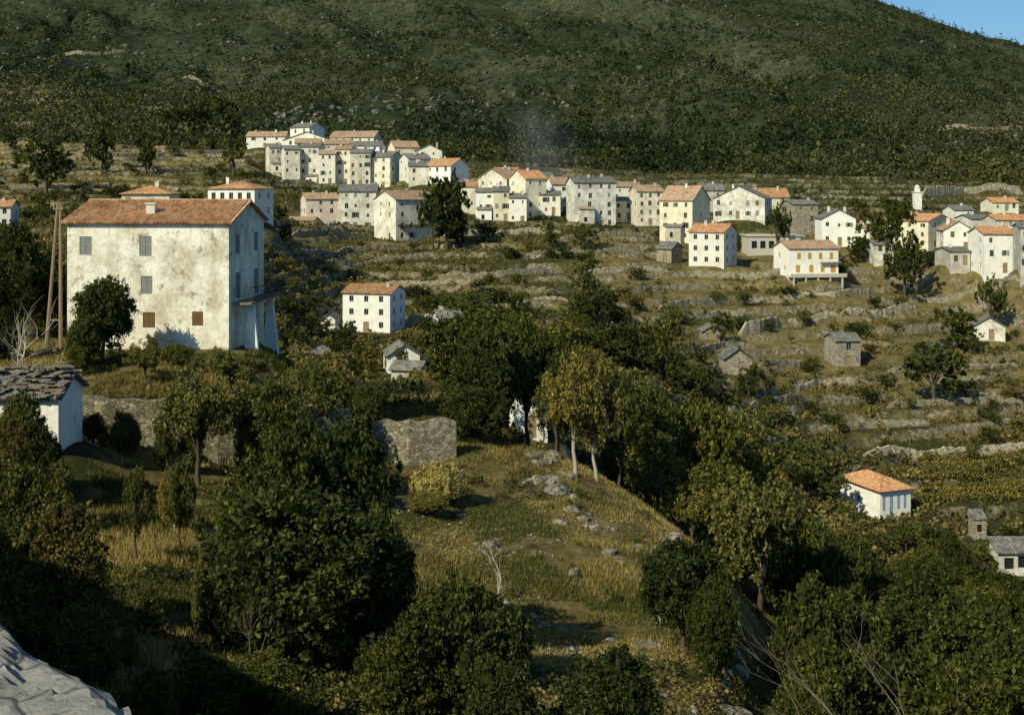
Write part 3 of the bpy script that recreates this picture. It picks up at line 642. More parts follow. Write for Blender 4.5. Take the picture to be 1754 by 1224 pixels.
st=mth(nt,'MULTIPLY',ramp(nt,nz.outputs[2],[(.58,1.),(.74,0.)]),ramp(nt,noi(nt,pos,.12,5),[(.40,0.15),(.56,1.)]))
st=mth(nt,'MULTIPLY',st,sc.outputs[1])
base=mix(nt,st,base,stn)
nt.links.new(base,bs.inputs['Base Color']); bump(nt,bs,noi(nt,pos,.9,11,.85),1.,1.0)
thing('ground','dry terraced hillside and scrubby mountain slope','ground',mesh=me,kind='structure',mats=[m])

# ---------------------------------------------------------------- trees
def leafquads(c,size,R,asp=.55):
    n=len(c); a=R.normal(size=(n,3)); a/=np.linalg.norm(a,axis=1)[:,None]
    r=R.normal(size=(n,3)); b=np.cross(a,r); b/=np.linalg.norm(b,axis=1)[:,None]
    s=np.asarray(size).reshape(-1,1)
    v=np.stack([c+a*s,c+b*s*asp,c-a*s,c-b*s*asp],1).reshape(-1,3)
    return v,np.arange(n*4).reshape(n,4)
def unit(R,n):
    a=R.normal(size=(n,3)); return a/np.linalg.norm(a,axis=1)[:,None]
def crown(seed,zlo,nl,ns,nlv,ls,lr=(.13,.22),flat=1.):
    R=np.random.default_rng(seed); zc=(zlo+1)/2; zh=(1-zlo)/2
    dd=unit(R,nl); rr=R.uniform(.35,1,nl)**.6
    lrad=R.uniform(*lr,nl)
    cen=np.stack([dd[:,0]*rr*(.5-.15),dd[:,1]*rr*(.5-.15),zc+dd[:,2]*rr*(zh-.12)],-1)
    k=1-.35*np.clip((cen[:,2]-zc)/zh,0,1); cen[:,0]*=k; cen[:,1]*=k
    d2=unit(R,nl*ns); ci=np.repeat(np.arange(nl),ns)
    sc_=cen[ci]+d2*(lrad[ci]*R.uniform(.6,1.15,nl*ns))[:,None]*np.array([1,1,flat])
    keep=R.random(len(sc_))>.12; sc_=sc_[keep]
    cc=np.repeat(sc_,nlv,0)+R.normal(size=(len(sc_)*nlv,3))*R.uniform(.010,.028,(len(sc_),)).repeat(nlv)[:,None]
    cc[:,2]=np.maximum(cc[:,2],-.02)
    v,f=leafquads(cc,ls*R.uniform(.6,1.3,len(cc)),R)
    return npmesh('crown',v,f),cen
def trunk(seed,cen,r=.035,fork=.35):
    R=random.Random(seed); b=MB()
    lean=R.uniform(-.08,.08)
    top=(lean,R.uniform(-.04,.04),fork+.1)
    b.tube([(0,0,-.12),(0,0,.0),(lean*.2,0.01,fork*.3),(lean*.7,-.01,fork*.65),(lean*.8,0,fork),top],[r*1.7,r*1.2,r*1.,r*.85,r*.8,r*.5],7)
    for c in cen[:12]:
        c=[float(q) for q in c]; m=[(top[i]*.55+c[i]*.45) for i in range(3)]; m[2]-=.02; m[0]+=R.uniform(-.03,.03)
        b.tube([(lean*.8,0,fork*R.uniform(.7,1.05)),m,c],[r*.45,r*.28,r*.08],5)
    return b.mesh('trunk',True)
TP={}
def mk(seed,zlo,nl,ns,nlv,ls,r=.035,fork=.3,**kw):
    c,cen=crown(seed,zlo,nl,ns,nlv,ls,**kw); return (trunk(seed,cen,r,fork),c)
TP['dense']=[mk(11,.0,38,36,30,.016,fork=.2,lr=(.10,.2)),mk(12,.02,34,38,30,.016,fork=.2,lr=(.10,.22)),mk(13,.04,42,34,28,.016,fork=.25,lr=(.08,.19))]
TP['tree']=[mk(21,.20,30,28,26,.018,lr=(.08,.17)),mk(22,.24,26,28,26,.018,lr=(.08,.18)),mk(23,.15,32,26,24,.018,lr=(.07,.16))]
TP['open']=[mk(31,.25,34,10,20,.018,lr=(.06,.13),r=.024),mk(32,.3,30,11,20,.018,lr=(.05,.13),r=.024)]
TP['airy']=[mk(51,.20,32,16,22,.016,lr=(.05,.13),r=.028,fork=.28),mk(52,.17,34,15,22,.016,lr=(.05,.13),r=.026,fork=.26)]
TP['far']=[mk(41,.08,14,14,12,.036,lr=(.12,.22)),mk(42,.15,12,14,12,.036,lr=(.12,.22)),mk(43,.05,16,12,12,.036,lr=(.1,.2)),mk(44,.2,11,14,12,.036,lr=(.12,.22))]
LAB={'holm':('holm_oak','dense dark evergreen oak'),'green':('oak_tree','leafy green oak'),'olive':('olive_tree','grey-green olive tree'),'gold':('chestnut_tree','chestnut tree with yellowing autumn leaves'),'yellow':('shrub','pale yellow-green flowering shrub'),'brown':('chestnut_tree','chestnut tree turning rusty brown')}
TC=[0]
def tree(tp,u,d,vtop,wpx,mat,lab=None,name=None,group=None,hmin=1.2,bark='darkbark',cat='tree',sink=0):
    x=(u-CU)/F*d; z=h1(x,d)-sink; h=max(hmin,(HV-vtop)/F*d-z); wd=wpx*d/F
    TC[0]+=1; tm,cm=TP[tp][TC[0]%len(TP[tp])]
    nmn,l0=LAB[mat]
    o=thing(name or nmn,lab or l0+' on the slope',cat,(x,d,z),random.uniform(0,6.28),group)
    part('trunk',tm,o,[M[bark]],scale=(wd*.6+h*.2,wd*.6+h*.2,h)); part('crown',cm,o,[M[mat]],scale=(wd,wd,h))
    o.rotation_euler[0]=random.uniform(-.06,.06); o.rotation_euler[1]=random.uniform(-.06,.06)
    return o
TR=[
('dense',455,38,715,230,'holm'),('dense',575,40,680,270,'holm'),('dense',520,34,800,370,'holm'),('dense',510,42,690,210,'holm'),
('dense',640,36,850,170,'holm'),('dense',430,33,900,160,'holm'),
('dense',700,27,1020,190,'holm'),('dense',790,28,970,250,'holm'),('dense',860,25,1110,170,'holm'),
('dense',1050,26,1095,230,'holm'),('dense',1172,47,903,175,'holm'),('dense',1215,45,975,100,'holm'),
('dense',748,67,785,110,'yellow'),('dense',735,64,840,80,'olive'),('dense',826,84,575,160,'holm'),('tree',800,90,520,200,'holm'),('tree',850,92,500,190,'green'),('dense',815,80,650,130,'holm'),
('tree',955,94,560,100,'green'),('airy',905,98,540,150,'green'),('tree',845,88,530,170,'green'),
('airy',986,76,575,140,'gold'),('airy',1022,77,590,130,'gold'),('airy',955,80,620,110,'olive'),('airy',1060,84,610,120,'olive'),
('airy',1110,90,640,170,'green'),('tree',1180,94,650,180,'green'),('airy',1255,100,675,190,'olive'),('tree',1080,100,670,130,'green'),
('airy',1130,84,730,150,'olive'),('tree',1225,86,770,150,'green'),('airy',1185,82,790,130,'olive'),('tree',1150,98,680,130,'holm'),
('tree',1300,80,800,200,'olive'),('tree',1365,88,845,170,'green'),('airy',1330,100,770,160,'green'),('tree',1400,95,890,130,'holm'),
('tree',1400,62,965,190,'holm'),('tree',1470,66,985,210,'green'),('tree',1560,72,970,200,'holm'),('tree',1650,62,1000,230,'green'),('tree',1740,66,985,190,'holm'),
('tree',1410,44,1080,200,'holm'),('tree',1500,46,1070,240,'holm'),('tree',1640,44,1090,280,'holm'),('tree',1760,46,1050,220,'holm'),('dense',1370,40,1150,150,'holm'),
('tree',1425,86,880,120,'green'),('tree',1480,92,940,130,'holm'),('tree',1600,100,945,150,'holm'),('tree',1690,96,990,130,'green'),('dense',1640,118,905,70,'holm'),('tree',1580,112,935,90,'green'),('dense',1722,108,968,90,'holm'),
('dense',90,30,840,210,'brown'),('dense',20,34,770,180,'green'),('dense',150,26,1020,140,'green'),('dense',80,22,1030,180,'holm'),('dense',45,51,650,95,'green'),('dense',70,50,700,90,'holm'),('dense',10,46,700,90,'brown'),('dense',95,47,775,70,'olive'),
('airy',235,44,780,70,'olive'),('dense',300,50,790,60,'gold'),('airy',250,34,990,90,'olive'),('dense',345,36,910,60,'olive'),('dense',215,30,1070,55,'gold'),
('dense',350,24,1110,150,'holm'),('dense',440,26,1110,160,'green'),('dense',250,22,1130,130,'green'),
('dense',160,60,700,45,'green'),('dense',215,60,695,60,'olive'),('dense',285,59,700,50,'green'),('dense',330,60,690,55,'olive'),('dense',430,61,700,60,'green'),('dense',180,62,715,35,'gold'),
('dense',175,74,460,120,'holm'),('dense',145,72,530,80,'green'),('dense',40,92,370,150,'holm'),('dense',5,84,420,110,'holm'),('dense',95,96,430,80,'holm'),('dense',15,76,520,70,'holm'),('dense',135,70,585,50,'green'),
('airy',340,58,600,190,'olive'),('airy',455,60,625,160,'olive'),('airy',250,68,570,100,'olive'),('open',400,68,590,150,'olive'),('airy',530,66,600,160,'olive'),('airy',480,60,650,160,'green'),('dense',510,72,610,80,'olive'),('dense',380,72,590,70,'gold'),('dense',300,72,585,70,'olive'),
('airy',310,46,765,80,'olive'),('dense',620,82,655,90,'green'),('tree',570,74,640,110,'green'),
('far',765,262,288,100,'holm'),('far',742,262,315,60,'holm'),('far',785,262,330,50,'holm'),('far',1330,262,342,50,'holm'),('far',1550,240,392,88,'holm'),('far',1525,258,330,90,'holm'),('far',1500,262,345,60,'holm'),
('far',1022,200,488,95,'holm'),('far',995,196,500,60,'holm'),('far',1240,205,530,50,'holm'),('far',1347,232,488,50,'holm'),('far',510,180,520,60,'holm'),('far',545,176,540,60,'green'),('far',590,170,545,60,'holm'),('far',620,165,585,60,'green'),
('far',690,150,590,30,'green'),('far',175,350,190,60,'holm'),('far',340,440,165,90,'holm'),('far',385,430,150,70,'holm'),('far',300,430,175,70,'holm'),('far',80,300,230,110,'holm'),('far',400,360,225,60,'green'),('far',250,350,200,50,'holm'),
('far',470,240,340,60,'holm'),('far',485,225,380,50,'holm'),('far',830,268,375,60,'holm'),('far',945,262,370,40,'green'),('far',1000,262,385,60,'green'),('far',1283,180,618,50,'holm'),
('far',1100,180,540,80,'green'),('far',1070,175,560,90,'holm'),('far',1150,178,520,60,'green'),('far',1000,215,440,60,'olive'),('far',1600,190,580,130,'holm'),('far',1640,210,510,90,'holm'),('far',1700,222,470,60,'green'),
('far',1470,262,400,50,'holm'),('far',1590,262,425,50,'holm'),('far',1440,250,430,40,'green'),
]
for t in TR: tree(*t,bark='palebark' if t[5]in('gold',) else 'darkbark')
def clear(u,d,vt,vb,w):
    for (a,b_,v0,v1,dd) in BB:
        if d<dd and u+w/2>a and u-w/2<b_ and vb>v0 and vt<v1-5: return False
        if abs(d-dd)<12 and a-8<u<b_+8: return False
    return True
zones=[(480,1130,185,262,62,(2,3.8)),(1130,1754,170,235,50,(1.6,3.2)),(0,450,270,420,44,(2.2,4.2)),(480,1754,262,330,30,(2.5,5)),(1250,1500,105,160,34,(3,5)),(1500,1754,105,138,22,(2.5,3.5)),(480,900,100,180,26,(3,6)),(900,1200,110,180,22,(4,7)),(0,420,190,270,14,(2.5,4.5))]
for (u0,u1,d0,d1,n,hr) in zones:
    k=0;tries=0
    while k<n and tries<n*12:
        tries+=1
        u=random.uniform(u0,u1); d=random.uniform(d0,d1); hh=random.uniform(*hr); ww=hh*random.uniform(1.,1.8)
        x=(u-CU)/F*d; z=h1(x,d); vb=HV-z/d*F; vt=HV-(z+hh)/d*F
        if not clear(u,d,vt,vb,ww*F/d): continue
        k+=1
        mt_=random.choice(['holm','holm','holm','green','green','olive','brown'])
        tree('far',u,d,vt,ww*F/d,mt_,group='trees scattered over the terraced hillside')

# ---------------------------------------------------------------- scrub, wood, grass, rocks (stuff)
def clumps(name,lab,cat,P,rad,hgt,k,ls,tint,mat):
    n=len(P); R=rng; d=unit(R,n*k); i=np.repeat(np.arange(n),k)
    q=d*R.uniform(.45,1,(n*k,1)); q[:,2]=np.abs(q[:,2])
    taper=1-.55*q[:,2]
    c=P[i]+np.stack([q[:,0]*rad[i]*taper,q[:,1]*rad[i]*taper,q[:,2]*hgt[i]],-1)
    v,f=leafquads(c,ls[i]*R.uniform(.6,1.3,n*k),R,.7)
    col=np.repeat(tint[i],4,0)
    return thing(name,lab,cat,mesh=npmesh(name,v,f,False,col),kind='stuff',mats=[mat])
def pts(n,u0,u1,d0,d1,logd=False):
    u=rng.uniform(u0,u1,n); d=np.exp(rng.uniform(np.log(d0),np.log(d1),n)) if logd else rng.uniform(d0,d1,n)
    x=(u-CU)/F*d; return u,d,x
def offpads(x,y,mg=0):
    ok=np.ones(len(x),bool)
    for s in HS:
        c,sn=math.cos(s['psi']),math.sin(s['psi']); dx=x-s['ox'];dy=y-s['oy']
        lx=dx*c+dy*sn; ly=-dx*sn+dy*c
        ok&=~((lx>-1.2-mg)&(lx<s['w']+1.2+mg)&(ly>-2.5-mg)&(ly<s['dp']+1+mg))
    return ok
def tintf(x,y,pal,sc,jit,s=3):
    f=np.clip((fbm(x/sc,y/sc,4,s)*1.6+.5+rng.normal(size=len(x))*jit),0,.999)*(len(pal)-1)
    i=f.astype(int); t=(f-i)[:,None]; return pal[i]*(1-t)+pal[i+1]*t
GREENS=np.array([(.024,.036,.010),(.042,.053,.013),(.075,.078,.021),(.12,.105,.034),(.18,.145,.05)])
u,d,x=pts(42000,-250,2000,98,440,True)
k=(fbm(x/16,d/16,3,31)+rng.normal(size=len(x))*.25 > np.where((u>1050)&(d>180)&(d<300),.08,-.20)+.3*((u>1560)&(d>140)&(d<172)))&offpads(x,d,.5)
u,d,x=u[k],d[k],x[k]; z=H(x,d); n=len(x)
sz=rng.uniform(.35,1.25,n)*np.where(d<180,1.2,1.)
clumps('scrub','low dark scrub bushes covering the terraces','bushes',np.stack([x,d,z-.1],-1),sz,sz*rng.uniform(.8,1.4,n),26,sz*.22,tintf(x,d,GREENS,20,.26),M['scrub'])
MG=np.array([(.013,.022,.008),(.026,.038,.012),(.046,.058,.019),(.082,.084,.031)])
u,d,x=pts(56000,-500,2300,400,1500,True)
k=(fbm(x/60,d/90,5,41)*1.3+.38*sst(700,1400,u)+.10*(1-sst(420,540,d))+rng.normal(size=len(x))*.2 > -.06)&offpads(x,d,3)
u,d,x=u[k],d[k],x[k]; z=H(x,d); n=len(x)
sz=rng.uniform(1.1,3.2,n)*np.where(rng.random(n)<.2,1.5,.9)
clumps('mountain_wood','distant scrub oaks and pines covering the mountain','forest',np.stack([x,d,z-.4],-1),sz,sz*rng.uniform(.9,2.8,n),24,sz*.21,tintf(x,d,MG,60,.28),M['scrub'])
u,d,x=pts(22000,-300,2100,400,1200,True); z=H(x,d); n=len(x); sz=rng.uniform(.5,2.0,n)
clumps('mountain_scrub','low maquis scrub on the mountain slope','bushes',np.stack([x,d,z-.2],-1),sz,sz*.7,10,sz*.36,tintf(x,d,MG*1.05,35,.3,9),M['scrub'])
u,d,x=pts(12000,-250,1900,14,98)
dr=dryf(x,d,u); k=(fbm(x/7,d/7,3,51)+rng.normal(size=len(x))*.2>-.12+dr*.55)&offpads(x,d,0)
u,d,x=u[k],d[k],x[k]; z=H(x,d); n=len(x); sz=rng.uniform(.2,.9,n)
clumps('undergrowth','brambles and low bushes under the trees','bushes',np.stack([x,d,z-.1],-1),sz,sz*1.0,120,sz*.085,tintf(x,d,GREENS,8,.3),M['scrub'])
u,d,x=pts(200000,-150,1500,18,100)
dr=dryf(x,d,u); k=(rng.random(len(x))<dr*1.1)&offpads(x,d,0)&(fbm(x/2.5,d/2.5,3,66)+.5*fbm(x/9,d/9,2,67)>-.22)
u,d,x=u[k],d[k],x[k]; z=H(x,d); n=len(x)
base=np.stack([x,d,z-.02],-1); nb=6; i=np.repeat(np.arange(n),nb); bp=base[i]+np.concatenate([rng.normal(size=(n*nb,2))*.13,np.zeros((n*nb,1))],1)
hgt=rng.uniform(.05,.21,n*nb)*(1.1+1.4*(fbm(bp[:,0]/5,bp[:,1]/5,2,8)))*np.where(u[i]<600,1.5,1.)
ang=rng.uniform(0,6.28,n*nb); wv=np.stack([np.cos(ang),np.sin(ang),np.zeros(n*nb)],-1)*.03
tip=bp+np.stack([rng.normal(size=n*nb)*.1,rng.normal(size=n*nb)*.1,hgt],-1)
v=np.stack([bp-wv,bp+wv,tip],1).reshape(-1,3)
GC=np.array([(.065,.080,.021),(.13,.125,.036),(.24,.19,.062),(.36,.28,.105)])
thing('grass','dry yellow and olive grass tufts','grass',mesh=npmesh('grass',v,np.arange(len(v)).reshape(-1,3),False,np.repeat(tintf(x,d,GC,5,.25,61)[i],3,0)),kind='stuff',mats=[M['grass']])
def rockmesh(seed,sub=2):
    bm=bmesh.new(); bmesh.ops.create_icosphere(bm,subdivisions=sub,radius=1)
    R=random.Random(seed); ax=[Vector((R.gauss(0,1),R.gauss(0,1),R.gauss(0,1))).normalized() for _ in range(9)]; cut=[R.uniform(.5,.9) for _ in ax]
    for v in bm.verts:
        for a,c in zip(ax,cut):
            dd=v.co.dot(a)
            if dd>c: v.co-=a*(dd-c)
        v.co*=1+R.uniform(-.05,.05); v.co.z*=.7
    me=bpy.data.meshes.new('rock'); bm.to_mesh(me); bm.free(); return me
RM=[rockmesh(i) for i in range(5)]
def rock(u,d,s):
    x=(u-CU)/F*d; o=thing('rock','pale grey lichened boulder in dry grass','rock',(x,d,h1(x,d)-s*.05),random.uniform(0,6),'boulders on the grassy spur',RM[random.randrange(5)],mats=[M['rock']])
    o.scale=(s*random.uniform(.8,1.5),s,s*random.uniform(.6,1.1)); o.rotation_euler[0]=random.uniform(-.4,.4)
lines=[((880,84),(960,72),20,.5,26),((930,74),(985,68),16,.45,20),((985,66),(1120,60),16,.34,26),((1120,62),(1200,60),12,.36,18),((1225,58),(1265,42),20,.4,18),((690,50),(700,46),3,.5,10),((820,58),(900,50),4,.35,40),((1130,50),(1160,36),8,.35,26),((1140,72),(1165,70),4,.6,6),((800,70),(1050,46),6,.3,80)]
for (a,b_,n,s,j) in lines:
    for k in range(n):
        t=random.random(); rock(a[0]+(b_[0]-a[0])*t+random.gauss(0,j),a[1]+(b_[1]-a[1])*t+random.gauss(0,1.8),s*random.uniform(.3,1.6))
ico=rockmesh(9,1); iv=np.array([v.co[:] for v in ico.vertices]); iff=np.array([p.vertices[:] for p in ico.polygons])
def rockstuff(name,lab,u,d,x,s,mat):
    z=H(x,d); n=len(x); sc3=s[:,None]*rng.uniform(.6,1.4,(n,3)); an=rng.uniform(0,6.28,n)
    v=iv[None]*sc3[:,None]; xx=v[...,0]*np.cos(an)[:,None]-v[...,1]*np.sin(an)[:,None]; yy=v[...,0]*np.sin(an)[:,None]+v[...,1]*np.cos(an)[:,None]
    v=np.stack([xx,yy,v[...,2]],-1)+np.stack([x,d,z],-1)[:,None]
    f=(iff[None]+(np.arange(n)*len(iv))[:,None,None]).reshape(-1,3)
    thing(name,lab,'rocks',mesh=npmesh(name,v.reshape(-1,3),f),kind='stuff',mats=[M[mat]])
u,d,x=pts(9000,-200,2000,470,1200,True); k=fbm(x/45,d/45,4,71)+rng.normal(size=len(x))*.15-.3*sst(900,1400,u)>.03; u,d,x=u[k],d[k],x[k]
rockstuff('mountain_rocks','grey rock outcrops scattered over the mountain',u,d,x,rng.uniform(.4,2.4,len(x)),'mrock')
u,d,x=pts(7000,600,1300,30,92); k=(fbm(x/5,d/5,3,81)>.12)&(dryf(x,d,u)>.4); u,d,x=u[k],d[k],x[k]
rockstuff('loose_stones','small loose stones in the grass',u,d,x,rng.uniform(.03,.15,len(x)),'rock')

# ---------------------------------------------------------------- stone walls
def swall(pt,hh,th=.5,mat='wallstone',lab='dry stone terrace wall on the hillside',dm=105,dmax=440,grp='dry stone terrace walls',name='stone_wall',vtop=None):
    P=[]
    for q in pt:
        d=q[2] if len(q)>2 else vis_d(q[0],q[1],dm,dmax)
        P.append(Vector(((q[0]-CU)/F*d,d,0)))
    S=[]
    for a,b_ in zip(P[:-1],P[1:]):
        n=max(2,int((b_-a).length/.6))
        S+= [a.lerp(b_,i/n) for i in range(n)]
    S.append(P[-1]); xs=np.array([q.x for q in S]); yy=np.array([q.y for q in S]); z=H(xs,yy-.6)
    kk=np.ones(9)/9; zp=np.pad(z,4,mode='edge'); zs=np.convolve(zp,kk,'valid')
    R=random.Random(int(pt[0][0])); b=MB(); o=P[0]; ring=[]
    for i,q in enumerate(S):
        t=(S[min(i+1,len(S)-1)]-S[max(i-1,0)]); t=t.normalized() if t.length else Vector((1,0,0)); nn=Vector((t.y,-t.x,0))
        if nn.y>0: nn=-nn
        j=R.uniform(-.08,.08); e=min(1,(min(i,len(S)-1-i)+1)/4)
        zt=zs[i]+hh*e*(1+.25*float(fbm(np.array([q.x/4]),np.array([q.y/4]),2,5)[0]))+R.uniform(-.13,.13); zb_=min(z[i],zs[i])-1.
        if vtop is not None:
            vv=vtop[0]+(vtop[1]-vtop[0])*i/(len(S)-1); zt=(HV-vv)/F*q.y+R.uniform(-.12,.12)+.3*float(fbm(np.array([q.x/3]),np.array([1.]),2,5)[0]); zb_=zt-4.5
        f=q+nn*(th/2+j); k=q-nn*(th/2)
        zm=zt-hh*.5 if vtop is not None else zs[i]+hh*.4*e
        ring.append([(f.x-o.x,f.y-o.y,zb_),(f.x-o.x,f.y-o.y,zm),(f.x-o.x-nn.x*.05,f.y-o.y-nn.y*.05,zt),(k.x-o.x,k.y-o.y,zt+R.uniform(-.05,.05)),(k.x-o.x,k.y-o.y,zb_)])
    vs=[p for r in ring for p in r]; fs=[]
    for i in range(len(ring)-1):
        for k in range(4): fs.append((i*5+k,(i+1)*5+k,(i+1)*5+k+1,i*5+k+1))
    fs.append((0,1,2,3,4)); e=(len(ring)-1)*5; fs.append((e+4,e+3,e+2,e+1,e)); b.add(vs,fs)
    return thing(name,lab,'wall',(o.x,o.y,0),0,grp,b.mesh('stone_wall'),mats=[M[mat]])
swall([(120,0,63),(230,0,62.8),(330,0,63),(480,0,64),(600,0,66)],2.3,.6,'mosswall',lab='old grey retaining wall below the lawn',grp=None,vtop=(676,704))
swall([(640,0,76),(700,0,75.6),(780,0,76.5)],2.0,.6,lab='rough stone retaining wall behind the oaks',grp=None,vtop=(724,724))
walls=[([(692,560),(740,555),(790,545)],2.8,'paletone'),([(470,520),(520,528),(585,535)],1.2,'wallstone'),
([(1265,575),(1300,570),(1338,556)],2.6,'paletone'),([(1340,548),(1390,545),(1435,540)],1.8,'paletone'),([(1128,530),(1180,525),(1250,520)],1.5,'wallstone'),([(1060,500),(1140,498),(1230,492)],1.2,'wallstone'),
([(1360,515),(1430,512),(1500,505)],1.3,'paletone'),([(1440,545),(1500,540),(1570,532)],1.6,'paletone'),([(1300,628),(1340,628),(1400,622)],1.5,'wallstone'),([(1310,655),(1400,655),(1495,650)],1.4,'paletone'),
([(1130,642),(1180,640),(1238,636)],1.5,'wallstone'),([(1280,690),(1380,690),(1480,686)],1.2,'wallstone'),([(1480,785),(1560,782),(1650,778),(1770,775)],1.6,'paletone'),([(1380,735),(1480,735),(1600,728)],1.2,'wallstone'),
([(1500,575),(1580,570),(1640,560)],1.5,'wallstone'),([(1520,640),(1600,635),(1750,630)],1.2,'wallstone'),([(1180,590),(1240,592),(1300,600)],1.3,'wallstone'),([(1350,470),(1300,478),(1180,470)],1.6,'wallstone'),
([(1580,337),(1650,334),(1752,334)],3.,'paletone'),([(560,450),(640,452),(720,446)],1.3,'wallstone'),([(760,470),(860,475),(960,468)],1.3,'wallstone'),([(840,528),(900,522),(975,516)],.8,'paletone'),([(500,428),(600,432),(690,426)],1.3,'wallstone'),
([(900,440),(1000,436),(1100,440)],1.2,'wallstone'),([(960,410),(1050,405),(1120,410)],1.3,'wallstone'),([(0,330),(80,325),(200,318)],1.3,'wallstone'),([(0,300),(90,296),(190,290)],1.2,'wallstone'),([(200,300),(300,296),(420,292)],1.3,'wallstone'),([(190,268),(300,262),(400,258)],1.3,'wallstone'),([(150,240),(280,236),(380,228)],1.2,'wallstone'),([(270,212),(340,208),(400,204)],1.2,'paletone'),([(1440,470),(1520,478),(1600,480)],1.5,'wallstone'),
([(1560,740),(1650,735),(1754,728)],1.2,'wallstone'),([(1520,700),(1620,695),(1754,690)],1.2,'wallstone'),([(1180,760),(1260,770),(1340,765)],1.2,'wallstone'),
([(760,410),(850,404),(960,400)],1.6,'paletone'),([(500,405),(580,402),(640,408)],1.6,'wallstone'),([(660,490),(740,488),(830,492)],1.2,'wallstone'),([(1000,470),(1080,466),(1150,468)],1.3,'paletone'),([(1580,505),(1660,500),(1754,498)],1.4,'wallstone'),([(40,270),(110,266),(170,262)],1.2,'wallstone'),([(60,236),(120,230),(180,226)],1.2,'wallstone'),([(0,205),(60,200),(140,196)],1.2,'wallstone')]
for p,hh,mt_ in walls: swall(p,hh*.85,.5,mt_)
for p in ([(0,178),(80,172),(170,168)],[(180,196),(250,190),(330,186)],[(40,150),(130,144),(230,140)],[(0,122),(90,118),(160,112)],[(200,160),(270,154),(350,150)],[(60,98),(140,94),(220,90)],[(1540,262),(1620,256),(1700,254)],[(1600,230),(1680,226),(1754,222)]):
    swall(p,2.0,.8,'wallstone',dmax=720)
A=Vector((-1.54,3.5,0)); Bv=Vector((-1.0,2.9,0)); dr_=(Bv-A).normalized(); nn=Vector((-dr_.y,dr_.x,0))
if nn.dot(Vector((1,1,0)))<0: nn=-nn
pp=A-dr_*6; na=420; nbb=34
tt=np.linspace(0,10.5,na); cr=np.linspace(-.66,.06,nbb)
TT,CC=np.meshgrid(tt,cr,indexing='ij')
edge=.06*fbm(TT*3.2,TT*0+3,3,5)+.05*np.floor(2*vn(TT*1.7,TT*0,8))
CW=np.where(CC>-.3,CC+edge*(CC+.3)/.33,CC)
cell=vn(np.floor(TT*3.6+fbm(TT*2,CC*2,2,3)*.8),np.floor(CC*4.2+fbm(TT*2+9,CC*2,2,4)*.7),13)
zt=-1.29+.05*(cell-.5)+.022*fbm(TT*7,CC*7,4,21)+.010*fbm(TT*30,CC*30,3,22)-.05*sst(-.02,.06,CC)
PX=pp.x+dr_.x*TT+nn.x*CW; PY=pp.y+dr_.y*TT+nn.y*CW
top=np.stack([PX,PY,zt],-1)
lo1=top[:,-1].copy(); lo1[:,2]-=.12; lo1[:,0]+=nn.x*.02; lo1[:,1]+=nn.y*.02
lo2=lo1.copy(); lo2[:,2]=-6; in2=top[:,0].copy(); in2[:,2]=-3
allv=np.concatenate([in2[:,None],top,lo1[:,None],lo2[:,None]],1); nb2=allv.shape[1]
ix=np.arange(na*nb2).reshape(na,nb2); ff=np.stack([ix[:-1,:-1],ix[1:,:-1],ix[1:,1:],ix[:-1,1:]],-1).reshape(-1,4)
m,nt,bs=nm('parapet_stone'); t=nd(nt,'ShaderNodeTexCoord'); v=t.outputs['Object']
cc=ramp(nt,noi(nt,v,5.,11,.8),[(.32,(.20,.195,.165)),(.46,(.42,.405,.355)),(.6,(.58,.56,.50)),(.72,(.72,.70,.63))])
cc=mix(nt,ramp(nt,noi(nt,v,11.,8,.85),[(.54,0.),(.62,.75)]),cc,(.13,.125,.10))
ve=nd(nt,'ShaderNodeTexVoronoi'); ve.feature='DISTANCE_TO_EDGE'; ve.inputs['Scale'].default_value=3.6
wv_=nd(nt,'ShaderNodeVectorMath'); wv_.operation='ADD'; nn2=nd(nt,'ShaderNodeTexNoise'); nn2.inputs['Scale'].default_value=5; nt.links.new(v,nn2.inputs['Vector'])
sc_=nd(nt,'ShaderNodeVectorMath'); sc_.operation='SCALE'; sc_.inputs['Scale'].default_value=.12; nt.links.new(nn2.outputs['Color'],sc_.inputs[0]); nt.links.new(v,wv_.inputs[0]); nt.links.new(sc_.outputs[0],wv_.inputs[1]); nt.links.new(wv_.outputs[0],ve.inputs['Vector'])
jt=ramp(nt,ve.outputs['Distance'],[(0,.4),(.04,1.)])
cc=mix(nt,1.,cc,jt,'MULTIPLY'); nt.links.new(cc,bs.inputs['Base Color']); bump(nt,bs,mth(nt,'ADD',noi(nt,v,9.,10,.85),jt),.9,.05)
thing('parapet_wall','low parapet of pale weathered stone by the road','wall',mesh=npmesh('parapet_wall',allv.reshape(-1,3),ff,False),mats=[m])

# ---------------------------------------------------------------- utility pole, bare trees, vines
d=79.6; px,py,_=Wp(92,612,d); zg=h1(px,py)
up=thing('utility_pole','weathered wooden A-shaped utility pole beside the house','pole',(px,py,zg))
zt=(HV-348)/F*d-zg; xa=(78-92)/F*d; xb=(104-92)/F*d; xt=(101-92)/F*d
for xx in (xa,xb):
    b=MB(); b.tube([(xx,0,-.6),(xt+(0.10 if xx>0 else -.07),0,zt)],[.15,.10],8); part('leg',b.mesh('leg'),up,[M['wood']])
b=MB(); b.box(xt-.35,xt+.3,-.14,-.11,zt-.45,zt-.35); b.box(-.35,.35,-.05,.05,1.9,2.0); part('crossbar',b.mesh('crossbar'),up,[M['wood']])
for k in(-.28,0,.24):
    b=MB(); b.tube([(xt+k,-.12,zt-.35),(xt+k,-.12,zt-.2)],[.04,.05],6); part('insulator',b.mesh('insulator'),up,[M['frame']])
